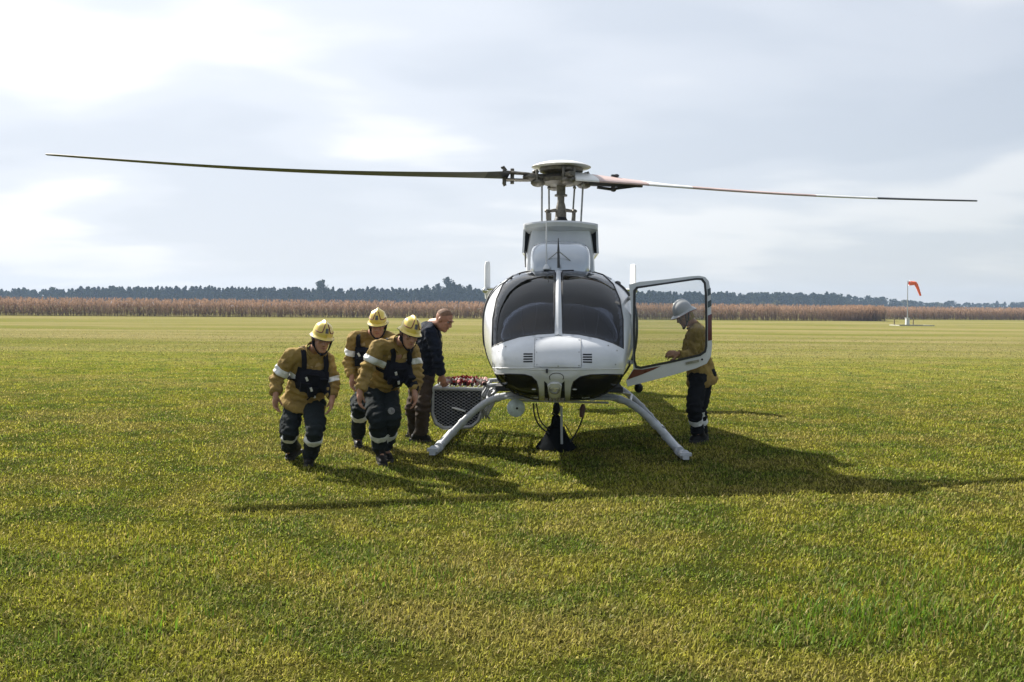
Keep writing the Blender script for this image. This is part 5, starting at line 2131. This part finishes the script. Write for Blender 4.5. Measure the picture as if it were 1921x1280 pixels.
        for j in range(nz_ - 1):
            fs_.append((idx(0, j, 0), idx(0, j + 1, 0), idx(1, j + 1, 0), idx(1, j, 0)))
            fs_.append((idx(0, j, nx - 1), idx(1, j, nx - 1), idx(1, j + 1, nx - 1), idx(0, j + 1, nx - 1)))
        mb.add(vs__, fs_)
        vo = self.part('chest_pack', mb, vest_m)
        up_ = self.ax
        for s in (-1, 1):
            st = [c + self.sd * (s * w * .36) + up_ * (h * .42) + self.fr * .16, c + self.sd * (s * w * .34) + up_ * (h * .42 + .10) + self.fr * .16,
                  J['neck'] + self.sd * (s * .105) + self.fr * .06 - up_ * .02, J['neck'] + self.sd * (s * .11) + up_ * .03 - self.fr * .04,
                  J['neck'] + self.sd * (s * .11) - up_ * .12 - self.fr * .16]
            self.ribbon(tree, st, .046, .004, 'shoulder_strap', vest_m, vo)
            st = [c + self.sd * (s * w * .47) - up_ * (h * .1) + self.fr * .15, c + self.sd * (s * .215) - up_ * (h * .15) + self.fr * .05, c + self.sd * (s * .2) - up_ * (h * .15) - self.fr * .1]
            self.ribbon(tree, st, .035, .004, 'side_strap', vest_m, vo)
        # pouches, buckles and white tabs
        rot = Matrix((self.sd, self.fr, self.ax)).transposed()
        for (a, b, sx, sz, dp) in ((-.24, -.2, .085, .085, .03), (.05, -.3, .085, .075, .03), (.32, .0, .07, .10, .03), (-.05, .3, .12, .03, .015)):
            i, j = int((a + .5) * (nx - 1)), int((b + .5) * (nz_ - 1))
            p = front[j][i]
            bx_ = MB().box(p + self.fr * dp * .4, (sx, dp, sz), rot).box(p + self.fr * (dp * .9) + self.ax * sz * .32, (sx * 1.04, .010, sz * .38), rot)
            self.part('pouch', bx_, vest_m, vo)
        for (a, b, ang) in ((-.22, .22, 30), (-.04, -.12, 25), (.16, -.42, 20)):
            i, j = int((a + .5) * (nx - 1)), int((b + .5) * (nz_ - 1))
            p = front[j][i] + self.fr * .034
            self.part('white_tab', MB().box(p, (.020, .008, .040), rot @ Matrix.Rotation(R(-ang), 3, 'Y')), refl, vo)
        p = front[1][nx // 2] + self.fr * .01
        self.part('buckle', MB().box(p - self.ax * .02, (.06, .02, .03), rot).tube([p - self.ax * .03, p - self.ax * .07 + self.sd * -.03], .008, 6), vest_m, vo)
        return vo

    def helmet(self, material, trim, tilt=0.0, visor=False, lift=0.055, crew=False):
        """domed fire helmet: middle ridge, side ridges, brim flared to the neck, red trim, chin strap and neck cloth"""
        rot = self.hrot()
        F, U, S = self.fwd, self.up, self.rt
        if tilt:
            q = Matrix.Rotation(R(tilt), 3, S)
            F, U = q @ F, q @ U
        c = self.J['head'] + self.up * lift - self.fwd * .006
        rx, ry, rz = (.090, .114, .118)

        def pt(az, el, off=0.0):
            # az 0 = front
            ce, se = math.cos(el), math.sin(el)
            x, y, z = math.sin(az) * ce * rx, math.cos(az) * ce * ry, se * rz
            n_ = V((x / rx ** 2, y / ry ** 2, z / rz ** 2)).normalized()
            b = 0.016 * math.exp(-(x / .013) ** 2) * (0.35 + .65 * se)            # middle ridge
            b += 0.006 * (math.exp(-((abs(x) - .062) / .010) ** 2)) * se if not crew else 0
            q_ = V((x, y, z)) + n_ * (b + off)
            return c + S * q_.x + F * q_.y + U * q_.z
        NA_, NE = 72, 16
        rings = []
        for i in range(NE):
            el = R(89) * (1 - i / (NE - 1))
            rings.append([pt(2 * math.pi * j / NA_, el) for j in range(NA_)])
        brim = []
        for (out, dn) in ((.003, .005), (.009, .013), (.014, .020), (.0145, .024), (.009, .018), (.0, .010)):
            rg_ = []
            for j in range(NA_):
                az = 2 * math.pi * j / NA_
                backk = max(0, -math.cos(az)) ** 1.5
                frontk = max(0, math.cos(az)) ** 2
                o_ = out * (1 + (.9 * frontk if not crew else 2.2 * frontk) + 1.6 * backk)
                d_ = dn * (1 + 1.5 * backk - .2 * frontk)
                b = pt(az, 0.0)
                dirh = (S * math.sin(az) + F * math.cos(az)).normalized()
                rg_.append(b + dirh * o_ - U * d_)
            brim.append(rg_)
        mb = MB().rings(rings + brim, caps=False)
        ho = self.part('helmet', mb, material)
        so_ = ho.modifiers.new('thickness', 'SOLIDIFY')
        so_.thickness = .004
        so_.offset = -1
        if trim:
            for s in (-1, 1):
                pth = [pt(s * R(16), R(62), .003), pt(s * R(21), R(42), .003), pt(s * R(26), R(22), .003), pt(s * R(40), R(19), .003), pt(s * R(58), R(19), .003), pt(s * R(74), R(20), .003)]
                self.part('trim_line', MB().tube(smooth_path(pth[:3], 4), .0045, 6).tube(smooth_path(pth[2:], 4), .0045, 6), trim, ho)
            # front shield plate between the lines
            fp = [[pt(R(a), R(e_), .0025) for a in (-13, -6.5, 0, 6.5, 13)] for e_ in (14, 26, 38, 50)]
            self.part('front_plate', MB().rings(fp, caps=False, closed=False), material, ho)
            vz = [[pt(R(a), R(e_), .0085) for a in (-9, 0, 9)] for e_ in (20, 32, 40)]
            self.part('badge', MB().rings(vz, caps=False, closed=False), badge_m, ho)
        rim = [brim[3][j] for j in range(NA_)] + [brim[3][0]]
        self.part('brim_edge', MB().tube(rim, .0035, 6), M['seal'] if not crew else trim_red, ho)
        # head band and neck cloth
        nc = []
        for (e_, k_, dn) in ((0, .90, -.012), (0, .84, .03), (0, .80, .075), (0, .82, .12)):
            rg_ = []
            for j in range(29):
                az = R(78) + R(204) * j / 28
                b = pt(az, 0.0)
                ctr = c
                rg_.append(ctr + (b - ctr) * k_ - U * dn + S * (.004 * math.sin(j * 1.9) * (dn > 0)))
            nc.append(rg_)
        nco = self.part('neck_cloth', MB().rings(nc, caps=False, closed=False), hood_m if not crew else self.jm, ho)
        nco.modifiers.new('thickness', 'SOLIDIFY').thickness = .006
        hp = self.hp
        mbx = MB()
        for s in (-1, 1):
            mbx.tube(smooth_path([hp(s * .092, .028, .045), hp(s * .080, .040, -.02), hp(s * .062, .052, -.075), hp(s * .028, .072, -.112), hp(0, .078, -.122)], 4), .0065, 6, flat=.5)
            mbx.tube(smooth_path([hp(s * .094, -.03, .045), hp(s * .082, .01, -.03), hp(s * .062, .050, -.075)], 4), .0065, 6, flat=.5)
        mbx.ellipsoid(hp(0, .080, -.118), (.022, .012, .014), rot)
        self.part('chin_strap', mbx, vest_m, ho)
        return ho


def joints(d):
    return {k: P(*x) for k, x in d.items()}


# ---- firefighter at the far left, leaning to the picture's right, arms hanging
J1 = joints(dict(head=(603.5, 638, 8.06), neck=(587, 658, 8.22), chest=(584, 684, 8.24), pelvis=(570, 748, 8.36),
                 sh_a=(547, 668, 8.10), el_a=(519, 711, 8.14), wr_a=(517, 743, 8.06), sh_b=(614, 675, 8.26), el_b=(625, 716, 8.24), wr_b=(623, 748, 8.12),
                 hip_a=(553, 757, 8.38), kn_a=(544, 808, 8.20), an_a=(541, 842, 8.46), hip_b=(588, 757, 8.34), kn_b=(590, 812, 8.02), an_b=(580, 858, 8.26),
                 toe_a=(539, 857, 8.44), toe_b=(578, 878, 8.12)))
J1['toe_a'].z = .0
J1['toe_b'].z = .0
p1 = Body('firefighter in yellow helmet with open arms hanging, farthest left of the group', 'firefighters in ochre jackets', J1, (0.46, -0.86, -0.20), (0.20, -.1, 1), nomex, trouser_m, skin_m)
p1.heel_a = .05
p1.body({'a': ((-.02, -.05, -1), (.9, -.3, 0), -1, 20), 'b': ((-.10, -.10, -1), (-.9, -.4, 0), 1, 18)})
j = p1.jacket(bulk=1.0, seed=1.1, hem=.08, flare=1.10)
t = p1.trousers(seed=1.5, r=(.098, .078, .074, .070))
p1.boots()
p1.pockets()
p1.band(p1.jmesh, p1.J['sh_a'], p1.J['el_a'], .52, .76, 'sleeve_band', refl, j)
p1.band(p1.jmesh, p1.J['sh_b'], p1.J['el_b'], .80, 1.02, 'sleeve_band', refl, j, reach=.11)
p1.band(p1.tmesh, p1.J['kn_a'], p1.J['an_a'], .16, .32, 'leg_band', refl, t)
p1.band(p1.tmesh, p1.J['kn_b'], p1.J['an_b'], .12, .30, 'leg_band', refl, t)
p1.vest(cz=.53, h=.205, w=.29)
p1.helmet(helm_y, trim_red, tilt=-6)

# ---- firefighter behind, facing us, mostly hidden by the next one
J2 = joints(dict(head=(709, 611, 9.02), neck=(697, 626, 9.20), chest=(697, 652, 9.20), pelvis=(698, 716, 9.32),
                 sh_a=(665, 634, 9.16), el_a=(655, 680, 9.20), wr_a=(660, 710, 9.08), sh_b=(731, 634, 9.10), el_b=(741, 678, 9.12), wr_b=(738, 708, 9.0),
                 hip_a=(683, 724, 9.34), kn_a=(674, 768, 9.02), an_a=(672, 822, 9.34), hip_b=(714, 724, 9.32), kn_b=(716, 772, 9.06), an_b=(714, 820, 9.36),
                 toe_a=(673, 838, 9.22), toe_b=(716, 841, 9.22)))
J2['toe_a'].z = .0
J2['toe_b'].z = .0
p2 = Body('firefighter in yellow helmet standing at the back, partly hidden behind a crouching colleague', 'firefighters in ochre jackets', J2, (0.04, -0.95, -0.26), (0.02, -.1, 1), nomex, trouser_m, skin_m)
p2.body({'a': ((.04, -.2, -1), (.9, -.3, 0), -1, 26), 'b': ((-.05, -.2, -1), (-.9, -.4, 0), 1, 22)})
j = p2.jacket(bulk=1.0, seed=4.2, hem=.10)
t = p2.trousers(seed=4.9)
p2.boots()
p2.pockets()
p2.band(p2.jmesh, p2.J['sh_a'], p2.J['el_a'], .48, .70, 'sleeve_band', refl, j)
p2.band(p2.jmesh, p2.J['sh_b'], p2.J['el_b'], .48, .70, 'sleeve_band', refl, j, reach=.11)
p2.band(p2.tmesh, p2.J['kn_a'], p2.J['an_a'], .12, .27, 'leg_band', refl, t)
p2.band(p2.tmesh, p2.J['kn_b'], p2.J['an_b'], .12, .27, 'leg_band', refl, t)
p2.vest(cz=.60, w=.28, h=.185)
p2.helmet(helm_y, trim_red, tilt=-4)

# ---- firefighter in front, bent forward and to the picture's right
J3 = joints(dict(head=(768, 629, 7.98), neck=(748, 643, 8.18), chest=(741, 666, 8.18), pelvis=(714, 722, 8.42),
                 sh_a=(710, 650, 8.04), el_a=(686, 699, 8.02), wr_a=(675, 737, 7.92), sh_b=(774, 658, 8.30), el_b=(782, 704, 8.26), wr_b=(778, 736, 8.14),
                 hip_a=(700, 728, 8.36), kn_a=(709, 787, 8.10), an_a=(713, 846, 8.38), hip_b=(728, 733, 8.48), kn_b=(734, 782, 8.14), an_b=(724, 840, 8.52),
                 toe_a=(720, 875, 8.18), toe_b=(733, 862, 8.40)))
J3['toe_a'].z = .0
J3['toe_b'].z = .0
p3 = Body('firefighter in yellow helmet bending forward beside the man in the dark jacket', 'firefighters in ochre jackets', J3, (0.42, -0.86, -0.28), (0.26, -.14, 1), nomex, trouser_m, skin_m)
p3.heel_b = .04
p3.body({'a': ((-.03, -.1, -1), (.9, -.2, 0), -1, 22), 'b': ((.10, -.15, -1), (-.9, -.4, 0), 1, 20)})
j = p3.jacket(bulk=1.0, seed=8.3, hem=.08, flare=1.06, belly=.01)
t = p3.trousers(seed=8.8, r=(.100, .085, .078, .072))
p3.boots()
p3.pockets()
p3.band(p3.jmesh, p3.J['sh_a'], p3.J['el_a'], .40, .62, 'sleeve_band', refl, j)
p3.band(p3.jmesh, p3.J['sh_b'], p3.J['el_b'], .36, .58, 'sleeve_band', refl, j, reach=.10)
p3.band(p3.tmesh, p3.J['kn_a'], p3.J['an_a'], .40, .55, 'leg_band', refl, t, reach=.10)
p3.band(p3.tmesh, p3.J['kn_b'], p3.J['an_b'], .42, .57, 'leg_band', refl, t, reach=.10)
p3.vest(cz=.58, w=.255, h=.185)
p3.helmet(helm_y, trim_red, tilt=-4)
# round emblem sewn on the thigh
tree = p3.bvh(p3.tmesh)
q = P(734, 771, 7.7)
rr_ = ray(734, 771).normalized()
loc, nor, _, _ = tree.ray_cast(V((0, 0, CAM_H)), rr_, 20)
if loc:
    mb = MB().lathe(loc + nor * .002, [(.034, -.004), (.034, .003), (.028, .005), (.001, .005)], 24, axis=nor)
    em = p3.part('emblem', mb, badge_m, t)
    mb = MB().lathe(loc + nor * .007, [(.030, 0), (.030, .002), (.026, .002), (.026, 0)], 24, axis=nor)
    for k_ in range(6):
        a_, b_ = frame_from(nor)
        d_ = a_ * math.cos(k_ * math.pi / 3) + b_ * math.sin(k_ * math.pi / 3)
        mb.box(loc + nor * .008 + d_ * .012, (.005, .005, .003))
    p3.part('emblem_ring', mb, mat('emblem_thread', (.40, .40, .39), .8), t)

# ---- man in the dark jacket stooping over the basket
J4 = joints(dict(head=(833, 601, 9.40), neck=(811, 607, 9.56), chest=(803, 634, 9.58), pelvis=(789, 704, 9.75),
                 sh_a=(796, 617, 9.82), el_a=(812, 668, 9.92), wr_a=(830, 706, 9.86), sh_b=(808, 621, 9.38), el_b=(820, 672, 9.40), wr_b=(828, 705, 9.46),
                 hip_a=(786, 712, 9.86), kn_a=(774, 764, 9.74), an_a=(779, 822, 10.05), hip_b=(797, 712, 9.66), kn_b=(794, 766, 9.52), an_b=(790, 818, 9.72),
                 toe_a=(800, 822, 10.0), toe_b=(808, 832, 9.68)))
J4['toe_a'].z = .0
J4['toe_b'].z = .0
p4 = Body('bareheaded man in dark navy jacket and brown trousers reaching into the wire basket', None, J4, (0.80, -0.42, -0.46), (0.42, -.1, 0.9), navy, brown_tr, skin_dark)
p4.body({'a': ((.25, .0, -1), (-.8, -.3, 0), 1, 28), 'b': ((.30, .1, -1), (.3, .9, -.1), -1, 26)})
j = p4.jacket(bulk=1.0, seed=12.3, hem=.03, flare=.90, sleeve=(.068, .060, .054, .046))
t = p4.trousers(seed=12.9, r=(.100, .080, .076, .074))
p4.boots()
# cropped hair over the skull
rot = p4.hrot()
mb = MB()
NA_, NE = 40, 12
rg = []
for i in range(NE):
    el = R(88 - 80 * i / (NE - 1))
    row_ = []
    for jj in range(NA_):
        az = 2 * math.pi * jj / NA_
        el2 = el if math.cos(az) < .2 else max(el, R(34) * (math.cos(az) - .2) / .8 + R(8))
        d_ = V((math.sin(az) * math.cos(el2) * .0775, math.cos(az) * math.cos(el2) * .0975, math.sin(el2) * .0935))
        row_.append(p4.hp(d_.x, d_.y - .012, d_.z + .030))
    rg.append(row_)
p4.part('hair', mb.rings(rg, caps=False), hair_m)

# ---- crew member in a white helmet behind the open door, facing the helicopter, head bowed
J5 = joints(dict(head=(1284, 592, 9.72), neck=(1304, 613, 9.84), chest=(1308, 632, 9.86), pelvis=(1316, 702, 9.95),
                 sh_a=(1306, 621, 9.62), el_a=(1297, 668, 9.66), wr_a=(1272, 664, 9.62), sh_b=(1311, 619, 10.08), el_b=(1297, 668, 10.10), wr_b=(1273, 667, 9.98),
                 hip_a=(1310, 712, 9.84), kn_a=(1302, 768, 9.72), an_a=(1309, 815, 9.86), hip_b=(1321, 712, 10.04), kn_b=(1311, 770, 9.92), an_b=(1317, 815, 10.02),
                 toe_a=(1295, 830, 9.80), toe_b=(1309, 831, 9.92)))
J5['toe_a'].z = .0
J5['toe_b'].z = .0
p5 = Body('crew member in white helmet with bowed head, seen through the open helicopter door', None, J5, (-0.82, -0.28, -0.50), (-.45, -.1, 1.0), nomex, mat('black_trouser_cloth', (0.011, 0.012, 0.014), .9, spec=.12, var=.35, bump=.5), skin_dark)
p5.body({'a': ((-1, -.1, .05), (.1, .8, -.5), 1, 30), 'b': ((-1, -.1, .05), (.1, -.8, -.5), -1, 30)})
j = p5.jacket(bulk=1.02, seed=15.3, hem=.10, flare=1.06)
t = p5.trousers(seed=15.9, r=(.102, .084, .076, .070))
p5.boots()
p5.band(p5.tmesh, p5.J['kn_a'], p5.J['an_a'], .36, .54, 'leg_band', refl, t)
p5.band(p5.tmesh, p5.J['kn_b'], p5.J['an_b'], .36, .54, 'leg_band', refl, t)
p5.helmet(helm_w, None, tilt=0, crew=True)
for b_ in (p1, p2, p3, p4, p5):
    if hasattr(b_, 'jmesh'):
        bpy.data.meshes.remove(b_.jmesh)
    if hasattr(b_, 'tmesh'):
        bpy.data.meshes.remove(b_.tmesh)
